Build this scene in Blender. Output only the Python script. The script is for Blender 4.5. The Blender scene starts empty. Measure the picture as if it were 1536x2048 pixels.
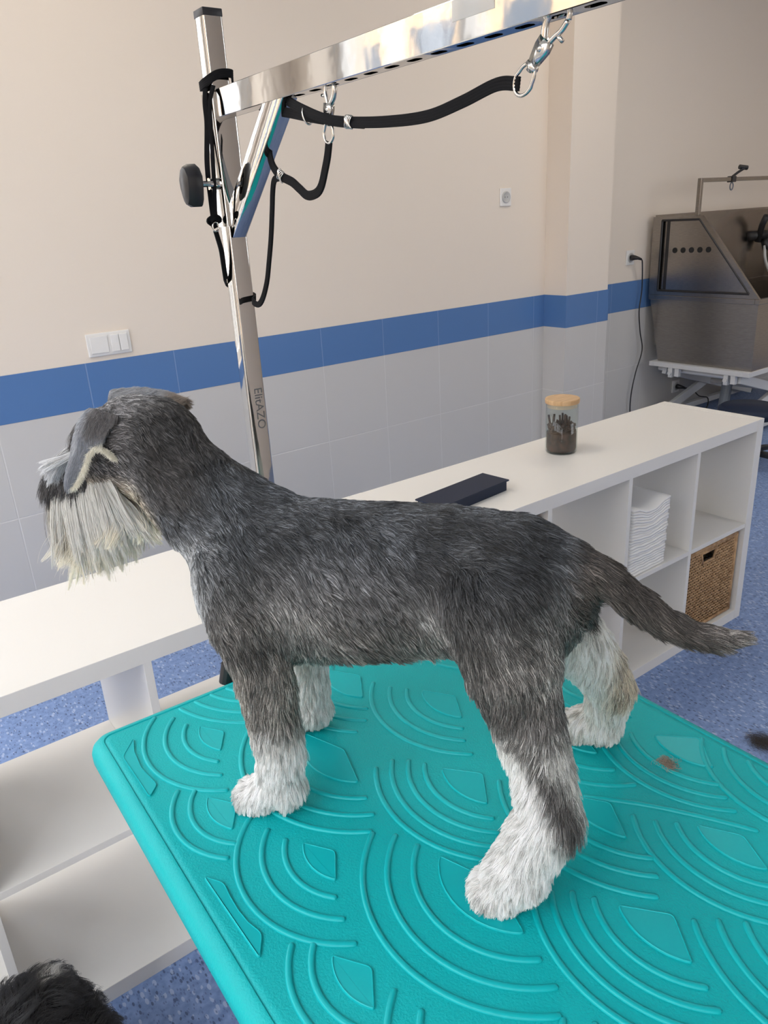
import bpy, bmesh, math, random
import numpy as np
from mathutils import Vector, Matrix
from mathutils.kdtree import KDTree

random.seed(7)
rng = np.random.default_rng(11)
S = bpy.context.scene
COL = S.collection
PI = math.pi

# ------------------------------------------------------------------ camera, sky, sun, exposure
CAM = Vector((-2.551, -1.2708, 1.4839))
ROT = Matrix(((0.79694986, -0.60155135, -0.0548352),      # camera right in world axes
              (-0.25860424, -0.257742, -0.93096343),       # camera down
              (0.54588897, 0.75611179, -0.36097118)))      # camera forward
cd = bpy.data.cameras.new('camera')
cam = bpy.data.objects.new('camera', cd)
COL.objects.link(cam)
r, d, f = ROT[0], ROT[1], ROT[2]
M = Matrix(((r[0], -d[0], -f[0], CAM.x), (r[1], -d[1], -f[1], CAM.y), (r[2], -d[2], -f[2], CAM.z), (0, 0, 0, 1)))
cam.matrix_world = M
cd.sensor_fit = 'VERTICAL'
cd.sensor_height = 36.0
cd.lens = 1519.756 / 2048 * 36.0
cd.clip_start = 0.02
cd.dof.use_dof = False
S.camera = cam

S.view_settings.view_transform = 'Standard'
S.view_settings.look = 'None'
S.view_settings.exposure = 0.0
S.view_settings.gamma = 1.0
S.view_settings.use_curve_mapping = False

SKY_COLOR = (0.93, 0.955, 1.0)
SKY_STRENGTH = 6.3
SUN_STRENGTH = 4.2
FILL_PANEL = 14.0
w = bpy.data.worlds.new('world')
S.world = w
w.use_nodes = True
wn = w.node_tree.nodes
bg = wn['Background']
bg.inputs[0].default_value = (*SKY_COLOR, 1)
bg.inputs[1].default_value = SKY_STRENGTH
sd = bpy.data.lights.new('sun', 'SUN')
sun = bpy.data.objects.new('sun', sd)
COL.objects.link(sun)
sd.energy = SUN_STRENGTH
sd.angle = math.radians(0.6)
sd.color = (1.0, 0.86, 0.68)
sun.rotation_euler = Vector((-0.62, 0.25, -0.62)).to_track_quat('-Z', 'Y').to_euler()
sun.location = (6, -3, 8)


def portal(name, loc, sx, sy, direction):
    a = bpy.data.lights.new(name, 'AREA')
    a.shape = 'RECTANGLE'
    a.size, a.size_y = sx, sy
    a.cycles.is_portal = True
    o = bpy.data.objects.new(name, a)
    COL.objects.link(o)
    o.location = loc
    o.rotation_euler = Vector(direction).to_track_quat('-Z', 'Z').to_euler()
    return o


# ------------------------------------------------------------------ materials
def mat(name, color=(0.8, 0.8, 0.8), rough=0.5, metal=0.0, spec=0.5, **kw):
    m = bpy.data.materials.new(name)
    m.use_nodes = True
    b = m.node_tree.nodes['Principled BSDF']
    b.inputs['Base Color'].default_value = (*color, 1)
    b.inputs['Roughness'].default_value = rough
    b.inputs['Metallic'].default_value = metal
    b.inputs['Specular IOR Level'].default_value = spec
    for k, v in kw.items():
        b.inputs[k.replace('_', ' ')].default_value = v
    return m


def nodes(m):
    return m.node_tree.nodes, m.node_tree.links, m.node_tree.nodes['Principled BSDF']


def noise(m, scale, detail=3.0, coord='Object', rough=0.5, vscale=None):
    n, l, b = nodes(m)
    tc = n.new('ShaderNodeTexCoord')
    nz = n.new('ShaderNodeTexNoise')
    nz.inputs['Scale'].default_value = scale
    nz.inputs['Detail'].default_value = detail
    nz.inputs['Roughness'].default_value = rough
    src = tc.outputs[coord]
    if vscale:
        mp = n.new('ShaderNodeMapping')
        mp.inputs['Scale'].default_value = vscale
        l.new(src, mp.inputs[0])
        src = mp.outputs[0]
    l.new(src, nz.inputs['Vector'])
    return nz.outputs['Fac']


def bump(m, height, strength, dist=0.002):
    n, l, b = nodes(m)
    bp = n.new('ShaderNodeBump')
    bp.inputs['Strength'].default_value = strength
    bp.inputs['Distance'].default_value = dist
    l.new(height, bp.inputs['Height'])
    l.new(bp.outputs[0], b.inputs['Normal'])
    return bp


def ramp(m, fac, stops, to='Base Color'):
    n, l, b = nodes(m)
    r_ = n.new('ShaderNodeValToRGB')
    e = r_.color_ramp.elements
    while len(e) < len(stops):
        e.new(0.5)
    for el, (p, c) in zip(e, stops):
        el.position = p
        el.color = (*c, 1) if len(c) == 3 else c
    l.new(fac, r_.inputs[0])
    if to:
        l.new(r_.outputs[0], b.inputs[to])
    return r_.outputs[0]


def mth(m, op, a, b_=None):
    n, l, b = nodes(m)
    x = n.new('ShaderNodeMath')
    x.operation = op
    for i, v in enumerate((a, b_)):
        if v is None:
            continue
        if isinstance(v, (int, float)):
            x.inputs[i].default_value = v
        else:
            l.new(v, x.inputs[i])
    return x.outputs[0]


M_paint = mat('wall_paint', (0.78, 0.70, 0.61), 0.75, spec=0.25)
bump(M_paint, noise(M_paint, 180, 2), 0.08, 0.001)
M_ceiling = mat('ceiling_paint', (0.8, 0.79, 0.77), 0.9)


def tile_mat(name, col, x0, p, ys, rough, gap=0.0022):
    m = mat(name, col, rough, spec=0.5)
    n, l, b = nodes(m)
    g = n.new('ShaderNodeNewGeometry')
    sp = n.new('ShaderNodeSeparateXYZ')
    l.new(g.outputs['Position'], sp.inputs[0])
    dists = []
    if p:
        q = mth(m, 'DIVIDE', mth(m, 'SUBTRACT', sp.outputs[0], x0), p)
        q = mth(m, 'FRACT', mth(m, 'ADD', q, 100.5))
        dists.append(mth(m, 'MULTIPLY', mth(m, 'ABSOLUTE', mth(m, 'SUBTRACT', q, 0.5)), p))
    for y in ys:
        dists.append(mth(m, 'ABSOLUTE', mth(m, 'SUBTRACT', sp.outputs[2], y)))
    dd = dists[0]
    for e in dists[1:]:
        dd = mth(m, 'MINIMUM', dd, e)
    k = n.new('ShaderNodeMapRange')
    k.inputs['From Min'].default_value = gap * 0.5
    k.inputs['From Max'].default_value = gap * 1.6
    l.new(dd, k.inputs['Value'])
    mx = n.new('ShaderNodeMix')
    mx.data_type = 'RGBA'
    mx.inputs[6].default_value = (*[min(1, c * 0.72 + 0.26 * (0.35 + c)) for c in col], 1)
    mx.inputs[7].default_value = (*col, 1)
    l.new(k.outputs[0], mx.inputs[0])
    l.new(mx.outputs[2], b.inputs['Base Color'])
    nz = noise(m, 14, 2)
    h = mth(m, 'ADD', k.outputs[0], mth(m, 'MULTIPLY', nz, 0.25))
    bump(m, h, 0.35, 0.002)
    return m


TW, TX, ZT, ZB, ZR = 0.3774, -1.6791, 0.9977, 0.8118, 0.4264
M_tile = tile_mat('white_wall_tile', (0.58, 0.57, 0.555), TX, TW, (ZR, 0.041), 0.22)
M_tile_blue = tile_mat('blue_border_tile', (0.085, 0.19, 0.42), TX, TW, (), 0.3)

M_floor = mat('blue_vinyl_floor', (0.2, 0.3, 0.55), 0.42, spec=0.4)
n, l, b = nodes(M_floor)
tc = n.new('ShaderNodeTexCoord')
out = None
base = ramp(M_floor, noise(M_floor, 60, 4), [(0.3, (0.15, 0.235, 0.45)), (0.7, (0.24, 0.345, 0.60))], None)
cur = base
for sc_, th, colr in ((150, 0.20, (0.05, 0.075, 0.16)), (110, 0.22, (0.42, 0.50, 0.68)), (260, 0.22, (0.12, 0.17, 0.34))):
    v = n.new('ShaderNodeTexVoronoi')
    v.inputs['Scale'].default_value = sc_
    mp = n.new('ShaderNodeMapping')
    mp.inputs['Scale'].default_value = (1.0, 0.45, 1.0)
    mp.inputs['Rotation'].default_value = (0, 0, sc_ * 0.01)
    l.new(tc.outputs['Object'], mp.inputs[0])
    l.new(mp.outputs[0], v.inputs['Vector'])
    sepc = n.new('ShaderNodeSeparateColor')
    l.new(v.outputs['Color'], sepc.inputs[0])
    pick = mth(M_floor, 'LESS_THAN', sepc.outputs[0], 0.26)
    near = mth(M_floor, 'LESS_THAN', v.outputs['Distance'], th * 1.9)
    fac = mth(M_floor, 'MULTIPLY', pick, near)
    mx = n.new('ShaderNodeMix')
    mx.data_type = 'RGBA'
    l.new(mth(M_floor, 'MULTIPLY', fac, 0.75), mx.inputs[0])
    l.new(cur, mx.inputs[6])
    mx.inputs[7].default_value = (*colr, 1)
    cur = mx.outputs[2]
l.new(cur, b.inputs['Base Color'])

M_white = mat('white_melamine', (0.75, 0.735, 0.70), 0.32, spec=0.45)
bump(M_white, noise(M_white, 300, 2), 0.03, 0.001)
M_plastic = mat('white_plastic', (0.78, 0.77, 0.75), 0.3)
M_plastic_grey = mat('pale_grey_plastic', (0.5, 0.5, 0.49), 0.4)
M_black = mat('black_plastic', (0.015, 0.015, 0.017), 0.4)
M_blackhole = mat('socket_hole', (0.01, 0.01, 0.01), 0.8)
M_chrome = mat('polished_steel', (0.66, 0.645, 0.62), 0.045, 1.0)
bump(M_chrome, noise(M_chrome, 26, 2), 0.12, 0.0015)
M_clip = mat('nickel_clip', (0.62, 0.60, 0.56), 0.18, 1.0)
M_steel = mat('brushed_steel', (0.36, 0.33, 0.30), 0.27, 1.0)
nz = noise(M_steel, 30, 3, vscale=(1, 1, 12))
ramp(M_steel, nz, [(0.2, (0.29, 0.265, 0.24)), (0.8, (0.40, 0.37, 0.34))])
bump(M_steel, nz, 0.15, 0.001)
M_strap = mat('black_nylon', (0.006, 0.006, 0.007), 0.8, spec=0.15)
M_lift = mat('white_painted_steel', (0.62, 0.63, 0.64), 0.35)
M_liftgrey = mat('grey_actuator', (0.16, 0.18, 0.21), 0.4)
M_navy = mat('navy_cover', (0.010, 0.018, 0.042), 0.5, spec=0.25)
M_glass = mat('clear_glass', (1, 1, 1), 0.0)
n, l, b = nodes(M_glass)
lw = n.new('ShaderNodeLayerWeight'); lw.inputs[0].default_value = 0.25
pwr = mth(M_glass, 'ADD', mth(M_glass, 'MULTIPLY', mth(M_glass, 'POWER', lw.outputs['Facing'], 2.0), 0.45), 0.03)
tr = n.new('ShaderNodeBsdfTransparent'); tr.inputs[0].default_value = (0.93, 0.95, 0.94, 1)
gg = n.new('ShaderNodeBsdfGlossy'); gg.inputs['Roughness'].default_value = 0.02
ms = n.new('ShaderNodeMixShader')
l.new(pwr, ms.inputs[0]); l.new(tr.outputs[0], ms.inputs[1]); l.new(gg.outputs[0], ms.inputs[2])
l.new(ms.outputs[0], n['Material Output'].inputs[0])
M_lid = mat('bamboo_lid', (0.55, 0.36, 0.19), 0.45)
nzl = noise(M_lid, 12, 4, vscale=(1, 14, 1))
ramp(M_lid, nzl, [(0.3, (0.46, 0.28, 0.13)), (0.7, (0.66, 0.45, 0.25))])
M_treat = mat('dark_treats', (0.045, 0.025, 0.018), 0.6)
ramp(M_treat, noise(M_treat, 60, 3), [(0.3, (0.02, 0.012, 0.01)), (0.7, (0.09, 0.045, 0.03))])
M_seal = mat('lid_seal', (0.6, 0.5, 0.38), 0.4)
M_towel = mat('white_paper_towel', (0.84, 0.83, 0.81), 0.9)
bump(M_towel, noise(M_towel, 240, 3), 0.3, 0.001)
M_rattan = mat('woven_rattan', (0.42, 0.25, 0.12), 0.6)
ramp(M_rattan, noise(M_rattan, 45, 4), [(0.25, (0.26, 0.14, 0.06)), (0.75, (0.56, 0.36, 0.19))])
M_dark = mat('basket_inside', (0.05, 0.03, 0.02), 0.9)

M_teal = mat('teal_rubber', (0.0, 0.40, 0.42), 0.5, spec=0.28)
nt = noise(M_teal, 420, 2, rough=0.6)
bump(M_teal, nt, 0.55, 0.0012)
M_teal_smooth = mat('teal_rubber_smooth', (0.0, 0.41, 0.44), 0.40, spec=0.32)

# ------------------------------------------------------------------ mesh helpers
def bm_new():
    return bmesh.new()


def obj(name, bm, m, parent=None, smooth=False, mods=None):
    me = bpy.data.meshes.new(name)
    bmesh.ops.recalc_face_normals(bm, faces=bm.faces)
    bm.to_mesh(me)
    bm.free()
    for mm in (m if isinstance(m, (list, tuple)) else [m]):
        me.materials.append(mm)
    o = bpy.data.objects.new(name, me)
    COL.objects.link(o)
    if parent is not None:
        o.parent = parent
    if smooth:
        me.shade_smooth()
    return o


def shade_auto(o, ang=35):
    me = o.data
    me.shade_smooth()
    bm = bmesh.new()
    bm.from_mesh(me)
    a = math.radians(ang)
    for e in bm.edges:
        if len(e.link_faces) == 2 and e.calc_face_angle(0) > a:
            e.smooth = False
    bm.to_mesh(me)
    bm.free()
    return o


def tag(o, label, cat, group=None, kind=None):
    o['label'] = label
    o['category'] = cat
    if group:
        o['group'] = group
    if kind:
        o['kind'] = kind
    return o


def thing(name, label, cat, loc=(0, 0, 0), rz=0.0, group=None):
    o = bpy.data.objects.new(name, None)
    o.empty_display_size = 0.05
    COL.objects.link(o)
    o.location = loc
    o.rotation_euler = (0, 0, rz)
    return tag(o, label, cat, group)


def struct(name, bm, m, label=None):
    o = obj(name, bm, m)
    o['kind'] = 'structure'
    if label:
        o['label'] = label
    return o


def box(bm, x0, x1, y0, y1, z0, z1, bev=0.0, mi=0, seg=2):
    vs = [bm.verts.new(p) for p in ((x0, y0, z0), (x1, y0, z0), (x1, y1, z0), (x0, y1, z0),
                                    (x0, y0, z1), (x1, y0, z1), (x1, y1, z1), (x0, y1, z1))]
    fs = [bm.faces.new([vs[i] for i in q]) for q in ((0, 3, 2, 1), (4, 5, 6, 7), (0, 1, 5, 4), (1, 2, 6, 5), (2, 3, 7, 6), (3, 0, 4, 7))]
    for f_ in fs:
        f_.material_index = mi
    if bev > 0:
        es = list({e for f_ in fs for e in f_.edges})
        rr = bmesh.ops.bevel(bm, geom=es, offset=bev, segments=seg, affect='EDGES', profile=0.5)
        for f_ in rr['faces']:
            f_.material_index = mi
    return fs


def frames(path, up=None):
    """tangent / side / normal frames along a polyline"""
    P = [Vector(p) for p in path]
    T = []
    for i in range(len(P)):
        a = P[max(0, i - 1)]
        c = P[min(len(P) - 1, i + 1)]
        T.append((c - a).normalized())
    N = []
    if up is None:
        ref = Vector((0, 0, 1)) if abs(T[0].z) < 0.9 else Vector((1, 0, 0))
        nn = (ref - T[0] * ref.dot(T[0])).normalized()
        for t in T:
            nn = (nn - t * nn.dot(t)).normalized()
            N.append(nn.copy())
    else:
        for i, t in enumerate(T):
            u_ = Vector(up[i] if isinstance(up[0], (tuple, list, Vector)) else up)
            u_ = u_ - t * u_.dot(t)
            N.append(u_.normalized() if u_.length > 1e-5 else (N[-1] if N else Vector((0, 1, 0))))
    return P, T, N


def sweep(bm, path, prof, up=None, scale=None, cap=True, closed=False, mi=0):
    """prof: list of (s, n) offsets; s along side = T x N, n along N"""
    P, T, N = frames(path, up)
    rings = []
    for i, (p, t, nn) in enumerate(zip(P, T, N)):
        s = t.cross(nn)
        k = scale[i] if scale else 1.0
        rings.append([bm.verts.new(p + s * (a * k) + nn * (c * k)) for a, c in prof])
    m_ = len(prof)
    cnt = len(rings) if closed else len(rings) - 1
    for i in range(cnt):
        A, B = rings[i], rings[(i + 1) % len(rings)]
        for j in range(m_):
            f_ = bm.faces.new((A[j], A[(j + 1) % m_], B[(j + 1) % m_], B[j]))
            f_.material_index = mi
    if cap and not closed:
        bm.faces.new(rings[0][::-1]).material_index = mi
        bm.faces.new(rings[-1]).material_index = mi


def circ(r_, n_=12):
    return [(r_ * math.cos(2 * PI * i / n_), r_ * math.sin(2 * PI * i / n_)) for i in range(n_)]


def tube(bm, path, r_, n_=12, scale=None, closed=False, up=None, mi=0):
    sweep(bm, path, circ(r_, n_), up, scale, True, closed, mi)


def rrect(w_, h_, rad, seg=4):
    out_ = []
    for cx, cy, a0 in ((w_ / 2 - rad, h_ / 2 - rad, 0), (-w_ / 2 + rad, h_ / 2 - rad, 90), (-w_ / 2 + rad, -h_ / 2 + rad, 180), (w_ / 2 - rad, -h_ / 2 + rad, 270)):
        for k in range(seg + 1):
            a = math.radians(a0 + 90 * k / seg)
            out_.append((cx + rad * math.cos(a), cy + rad * math.sin(a)))
    return out_


def smooth_path(pts, n_=8):
    """Catmull-Rom through the points"""
    P = [Vector(p) for p in pts]
    P = [P[0] * 2 - P[1]] + P + [P[-1] * 2 - P[-2]]
    out_ = []
    for i in range(1, len(P) - 2):
        p0, p1, p2, p3 = P[i - 1], P[i], P[i + 1], P[i + 2]
        for k in range(n_):
            t = k / n_
            out_.append(0.5 * ((2 * p1) + (p2 - p0) * t + (2 * p0 - 5 * p1 + 4 * p2 - p3) * t * t + (3 * p1 - p0 - 3 * p2 + p3) * t ** 3))
    out_.append(P[-2])
    return out_


def lathe(bm, prof, c=(0, 0, 0), n_=40, mi=0, close=True):
    rings = []
    for r_, z in prof:
        rings.append([bm.verts.new((c[0] + r_ * math.cos(2 * PI * i / n_), c[1] + r_ * math.sin(2 * PI * i / n_), c[2] + z)) for i in range(n_)])
    for a, b_ in zip(rings[:-1], rings[1:]):
        for i in range(n_):
            bm.faces.new((a[i], a[(i + 1) % n_], b_[(i + 1) % n_], b_[i])).material_index = mi
    if close:
        bm.faces.new(rings[0][::-1]).material_index = mi
        bm.faces.new(rings[-1]).material_index = mi


def prism(bm, poly, z0, z1, bev=0.0, seg=2, mi=0):
    lo = [bm.verts.new((x, y, z0)) for x, y in poly]
    hi = [bm.verts.new((x, y, z1)) for x, y in poly]
    n_ = len(poly)
    top = bm.faces.new(hi)
    fs = [top, bm.faces.new(lo[::-1])]
    for i in range(n_):
        fs.append(bm.faces.new((lo[i], lo[(i + 1) % n_], hi[(i + 1) % n_], hi[i])))
    if bev:
        bmesh.ops.bevel(bm, geom=list(top.edges), offset=bev, segments=seg, affect='EDGES', profile=0.5)


def wall_with_hole(bm, axis, pos, th, a0, a1, z0, z1, holes):
    """slab on plane axis=pos..pos+th, pierced by rectangles (h0,h1,zl,zh) in (other axis, z)"""
    As = sorted({a0, a1, *[h[0] for h in holes], *[h[1] for h in holes]})
    Zs = sorted({z0, z1, *[h[2] for h in holes], *[h[3] for h in holes]})
    for i in range(len(As) - 1):
        for j in range(len(Zs) - 1):
            am, zm = (As[i] + As[i + 1]) / 2, (Zs[j] + Zs[j + 1]) / 2
            if any(h[0] < am < h[1] and h[2] < zm < h[3] for h in holes):
                continue
            if axis == 'x':
                box(bm, pos, pos + th, As[i], As[i + 1], Zs[j], Zs[j + 1])
            else:
                box(bm, As[i], As[i + 1], pos, pos + th, Zs[j], Zs[j + 1])


# ------------------------------------------------------------------ the room
XL, XR, YF, YB, HC = -3.6, 4.4, -3.4, 1.9457, 3.2
WINB = [(-3.45, -2.75, 0.9, 3.0)]  # unseen back window, added to show bright in the steel arm's reflection
YP = YB + 0.006          # plaster plane behind the tile face
YREC = 1.975             # plaster of the recess to the right of the pilaster
PX0, PX1, PY = 1.06, 1.44, 1.775
bm = bm_new(); box(bm, XL - 0.3, XR + 0.3, YF - 0.3, YB + 0.4, -0.15, 0.0); struct('floor', bm, M_floor)
bm = bm_new(); box(bm, XL - 0.3, XR + 0.3, YF - 0.3, YB + 0.4, HC, HC + 0.2); struct('ceiling', bm, M_ceiling)
bm = bm_new()
wall_with_hole(bm, 'y', YP, 0.344, XL - 0.3, PX1, 0, HC, WINB)
box(bm, PX1, XR + 0.3, YREC, YB + 0.35, 0, HC)
struct('wall_back', bm, M_paint)
bm = bm_new(); box(bm, PX0, PX1, PY + 0.006, YP, 0, HC); struct('trim_1', bm, M_paint, 'plastered pilaster projecting from the back wall')
bm = bm_new(); box(bm, XR, XR + 0.3, YF - 0.3, YREC, 0, HC); struct('wall_right', bm, M_paint)
WINL = [(-3.2, -1.75, 0.15, 3.05), (-1.60, 0.05, 0.15, 3.05), (0.20, 1.80, 0.15, 3.05)]
WINF = [(0.7, 2.6, 1.2, 2.9)]  # unseen front window, added to light the back wall from the front
bm = bm_new(); wall_with_hole(bm, 'x', XL - 0.3, 0.3, YF - 0.3, YP, 0, HC, WINL); struct('wall_left', bm, M_paint)
bm = bm_new(); wall_with_hole(bm, 'y', YF - 0.3, 0.3, XL, XR, 0, HC, WINF); struct('wall_front', bm, M_paint)
# tiled dado: white tiles below, blue border above
def dado(name, parts, m):
    bm_ = bm_new()
    for p in parts:
        box(bm_, *p)
    return struct(name, bm_, m)
T = 0.006
def dado_set(z0, z1, e=0.0):
    return [(XL, -3.45, YB - e, YP - 0.0005, z0, z1), (-3.45, -2.75, YB - e, YP - 0.0005, z0, min(z1, 0.9)), (-2.75, PX0 - T - e, YB - e, YP - 0.0005, z0, z1),
            (PX0 - T - e, PX0 - 0.0005, PY - e, YP, z0, z1),
            (PX0 - 0.0005, PX1 + 0.0, PY - e, PY + T - 0.0005, z0, z1),
            (PX1 + 0.0005, PX1 + T + e, PY - e, YREC, z0, z1),
            (PX1 + T, XR, 1.9606 - e, YREC - 0.0005, z0, z1)]
dado('trim_2', dado_set(0.0, ZB), M_tile)
dado('trim_3', dado_set(ZB + 0.0005, ZT, 0.001), M_tile_blue)
# frames and panes; all windows are unseen, invented to match light and reflections
M_frame = mat('window_frame_paint', (0.75, 0.75, 0.74), 0.4)
M_pane = mat('window_pane', (1, 1, 1), 0.0)
n, l, b = nodes(M_pane)
gl = n.new('ShaderNodeBsdfTransparent'); gs = n.new('ShaderNodeBsdfGlossy'); gs.inputs['Roughness'].default_value = 0.0
mxs = n.new('ShaderNodeMixShader'); mxs.inputs[0].default_value = 0.06
l.new(gl.outputs[0], mxs.inputs[1]); l.new(gs.outputs[0], mxs.inputs[2])
l.new(mxs.outputs[0], n['Material Output'].inputs[0])
wi = 1
for axis, pos, hs in (('x', XL - 0.2, WINL), ('y', YF - 0.2, WINF), ('y', YP + 0.12, WINB)):
    for (a0, a1, z0, z1) in hs:
        bm = bm_new()
        t_ = 0.05
        am = (a0 + a1) / 2
        rects = [(a0, a0 + t_, z0, z1), (a1 - t_, a1, z0, z1), (a0 + t_, a1 - t_, z0, z0 + t_), (a0 + t_, a1 - t_, z1 - t_, z1), (am - 0.03, am + 0.03, z0 + t_, z1 - t_)]
        for (p, q, zl, zh) in rects:
            if axis == 'x': box(bm, pos, pos + 0.07, p, q, zl, zh)
            else: box(bm, p, q, pos, pos + 0.07, zl, zh)
        o = struct('window_%d' % wi, bm, M_frame)
        bm = bm_new()
        if axis == 'x': box(bm, pos + 0.03, pos + 0.036, a0 + t_, a1 - t_, z0 + t_, z1 - t_)
        else: box(bm, a0 + t_, a1 - t_, pos + 0.03, pos + 0.036, z0 + t_, z1 - t_)
        obj('pane', bm, M_pane, o)
        wi += 1
        if axis == 'x': portal('portal', (XL - 0.32, am, (z0 + z1) / 2), a1 - a0, z1 - z0, (1, 0, 0))
        elif pos > 0: portal('portal', (am, YP + 0.36, (z0 + z1) / 2), a1 - a0, z1 - z0, (0, -1, 0))
        else: portal('portal', (am, YF - 0.32, (z0 + z1) / 2), a1 - a0, z1 - z0, (0, 1, 0))

# ceiling fill panels: out of view, invented to brighten the wall and shelf tops
M_fill_panel = mat('fill_panel_glow', (0.9, 0.9, 0.88), 0.5, Emission_Color=(1.0, 0.90, 0.76, 1), Emission_Strength=FILL_PANEL)
for (x_, y_, lb) in ((-1.75, 0.85, 'invented unseen ceiling fill panel above the left shelf'), (0.75, 0.75, 'invented unseen ceiling fill panel above the right shelf end'), (2.6, -0.6, 'invented unseen ceiling fill panel towards the right wall')):
    t0 = thing('added_ceiling_light', lb, 'added ceiling light', (x_, y_, HC), 0, 'added fill panels')
    bm = bm_new(); wall_with_hole(bm, 'x', 0, 1, 0, 1, 0, 1, []); bm.clear()
    for q in ((-0.3, 0.3, -0.3, -0.285), (-0.3, 0.3, 0.285, 0.3), (-0.3, -0.285, -0.285, 0.285), (0.285, 0.3, -0.285, 0.285)):
        box(bm, *q, -0.02, 0.0)
    obj('frame', bm, M_frame, t0)
    bm = bm_new(); box(bm, -0.285, 0.285, -0.285, 0.285, -0.014, -0.002); obj('fill_glow', bm, M_fill_panel, t0)

# unseen street and buildings, invented to suit the daylight and steel reflections
M_pave = mat('street_paving', (0.15, 0.145, 0.14), 0.9)
M_facade = mat('sunlit_facade', (0.66, 0.50, 0.36), 0.85)
ramp(M_facade, noise(M_facade, 6, 4), [(0.3, (0.36, 0.26, 0.17)), (0.7, (0.50, 0.38, 0.26))])
M_fwin = mat('facade_window', (0.05, 0.07, 0.10), 0.15)
bm = bm_new(); box(bm, -22, XL - 0.3, -16, 28, -0.3, -0.15); box(bm, XL - 0.3, 14, -16, YF - 0.3, -0.3, -0.15)
o = obj('street', bm, M_pave); o['kind'] = 'structure'
def facade(name, x, y0, y1, h, label):
    t0 = thing(name, label, 'building', (x, (y0 + y1) / 2, -0.15))
    bm_ = bm_new()
    box(bm_, -1.5, 0, -(y1 - y0) / 2, (y1 - y0) / 2, 0, h)
    obj('wall', bm_, M_facade, t0)
    k = -(y1 - y0) / 2 + 0.7
    while k + 1.1 < (y1 - y0) / 2:
        for z in (0.3, 3.2, 6.0):
            if z + 2 < h:
                b2 = bm_new(); box(b2, -0.05, 0.03, k, k + 1.1, z, z + 1.9)
                obj('window', b2, M_fwin, t0)
        k += 2.4
facade('added_street_building', -12, -9, 3.0, 4.6, 'invented unseen ochre plastered building across the street, outside the windows')
facade('added_street_building', -13, 3.4, 24, 7.0, 'invented unseen lower plastered building across the street beyond a gap')

# ------------------------------------------------------------------ wall fittings
def plate(t0, x0, x1, z0, z1, y):
    bm_ = bm_new(); box(bm_, x0, x1, y - 0.009, y, z0, z1, 0.003); obj('frame', bm_, M_plastic, t0)
t0 = thing('light_switch', 'white double light switch just above the blue tile border on the left', 'light switch', (-1.568, YP, 1.064))
plate(t0, -0.09, 0.09, -0.046, 0.046, 0)
bm = bm_new(); box(bm, -0.078, -0.006, -0.014, -0.010, -0.034, 0.034, 0.002); obj('socket_cover', bm, M_plastic, t0)
for q in (0, 1):
    bm = bm_new(); box(bm, 0.006 + q * 0.036, 0.040 + q * 0.036, -0.016, -0.010, -0.034, 0.034, 0.002); obj('rocker', bm, M_plastic, t0)
def socket(x, y, z, label, plugged=False):
    t1 = thing('wall_socket', label, 'socket', (x, y, z), 0, 'wall sockets')
    plate(t1, -0.042, 0.042, -0.046, 0.046, 0)
    b1 = bm_new()
    lathe(b1, [(0.030, 0.0), (0.030, 0.004), (0.026, 0.005), (0.021, 0.001)], n_=32)
    bmesh.ops.rotate(b1, verts=b1.verts, matrix=Matrix.Rotation(PI / 2, 3, 'X'))
    bmesh.ops.translate(b1, verts=b1.verts, vec=(0, -0.010, 0))
    rim = obj('socket_cover', b1, M_plastic_grey, t1, True)
    if not plugged:
        b1 = bm_new()
        for s_ in (-1, 1):
            box(b1, s_ * 0.0095 - 0.002, s_ * 0.0095 + 0.002, -0.0125, -0.011, -0.002, 0.002)
        obj('hole', b1, M_blackhole, rim)
    return t1
socket(0.724, YP, 1.551, 'white wall socket high on the wall beside the pilaster, nothing plugged in')
socket(1.905, YREC, 1.148, 'white wall socket left of the steel tub with a black plug in it', True)
socket(2.53, 1.9606, 0.19, 'small wall socket low under the steel tub with a black plug', True)
def cable(label, pts, plug_at, plug_dir=(-0.4, -1, 0)):
    t1 = thing('power_cable', label, 'cable', plug_at)
    L = Vector(plug_at)
    b1 = bm_new()
    pd = Vector((0, -1, 0))
    tube(b1, [Vector((0, 0, 0)), Vector((0, -0.012, 0)), Vector((0, -0.03, 0)), Vector((0.012, -0.045, -0.004)), Vector((0.03, -0.055, -0.012))], 0.018, 14, [1, 1, 0.8, 0.55, 0.4])
    obj('plug', b1, M_black, t1, True)
    b1 = bm_new()
    tube(b1, [p - L for p in smooth_path(pts, 8)], 0.0042, 8)
    obj('cord', b1, M_black, t1, True)
cable('black power cable hanging in waves from the socket left of the tub', [(1.935, 1.905, 1.135), (1.965, 1.915, 1.11), (2.0, 1.93, 0.94), (1.985, 1.93, 0.80), (2.01, 1.93, 0.66), (2.04, 1.925, 0.53), (1.99, 1.93, 0.38), (1.955, 1.93, 0.24), (1.955, 1.93, 0.10), (1.96, 1.90, 0.01)], (1.905, YREC - 0.016, 1.148))
cable('short black cable curling from the low socket under the tub', [(2.56, 1.885, 0.18), (2.62, 1.87, 0.16), (2.70, 1.86, 0.10), (2.80, 1.85, 0.07), (2.78, 1.83, 0.02), (2.70, 1.80, 0.008)], (2.53, 1.9606 - 0.016, 0.19))

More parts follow.
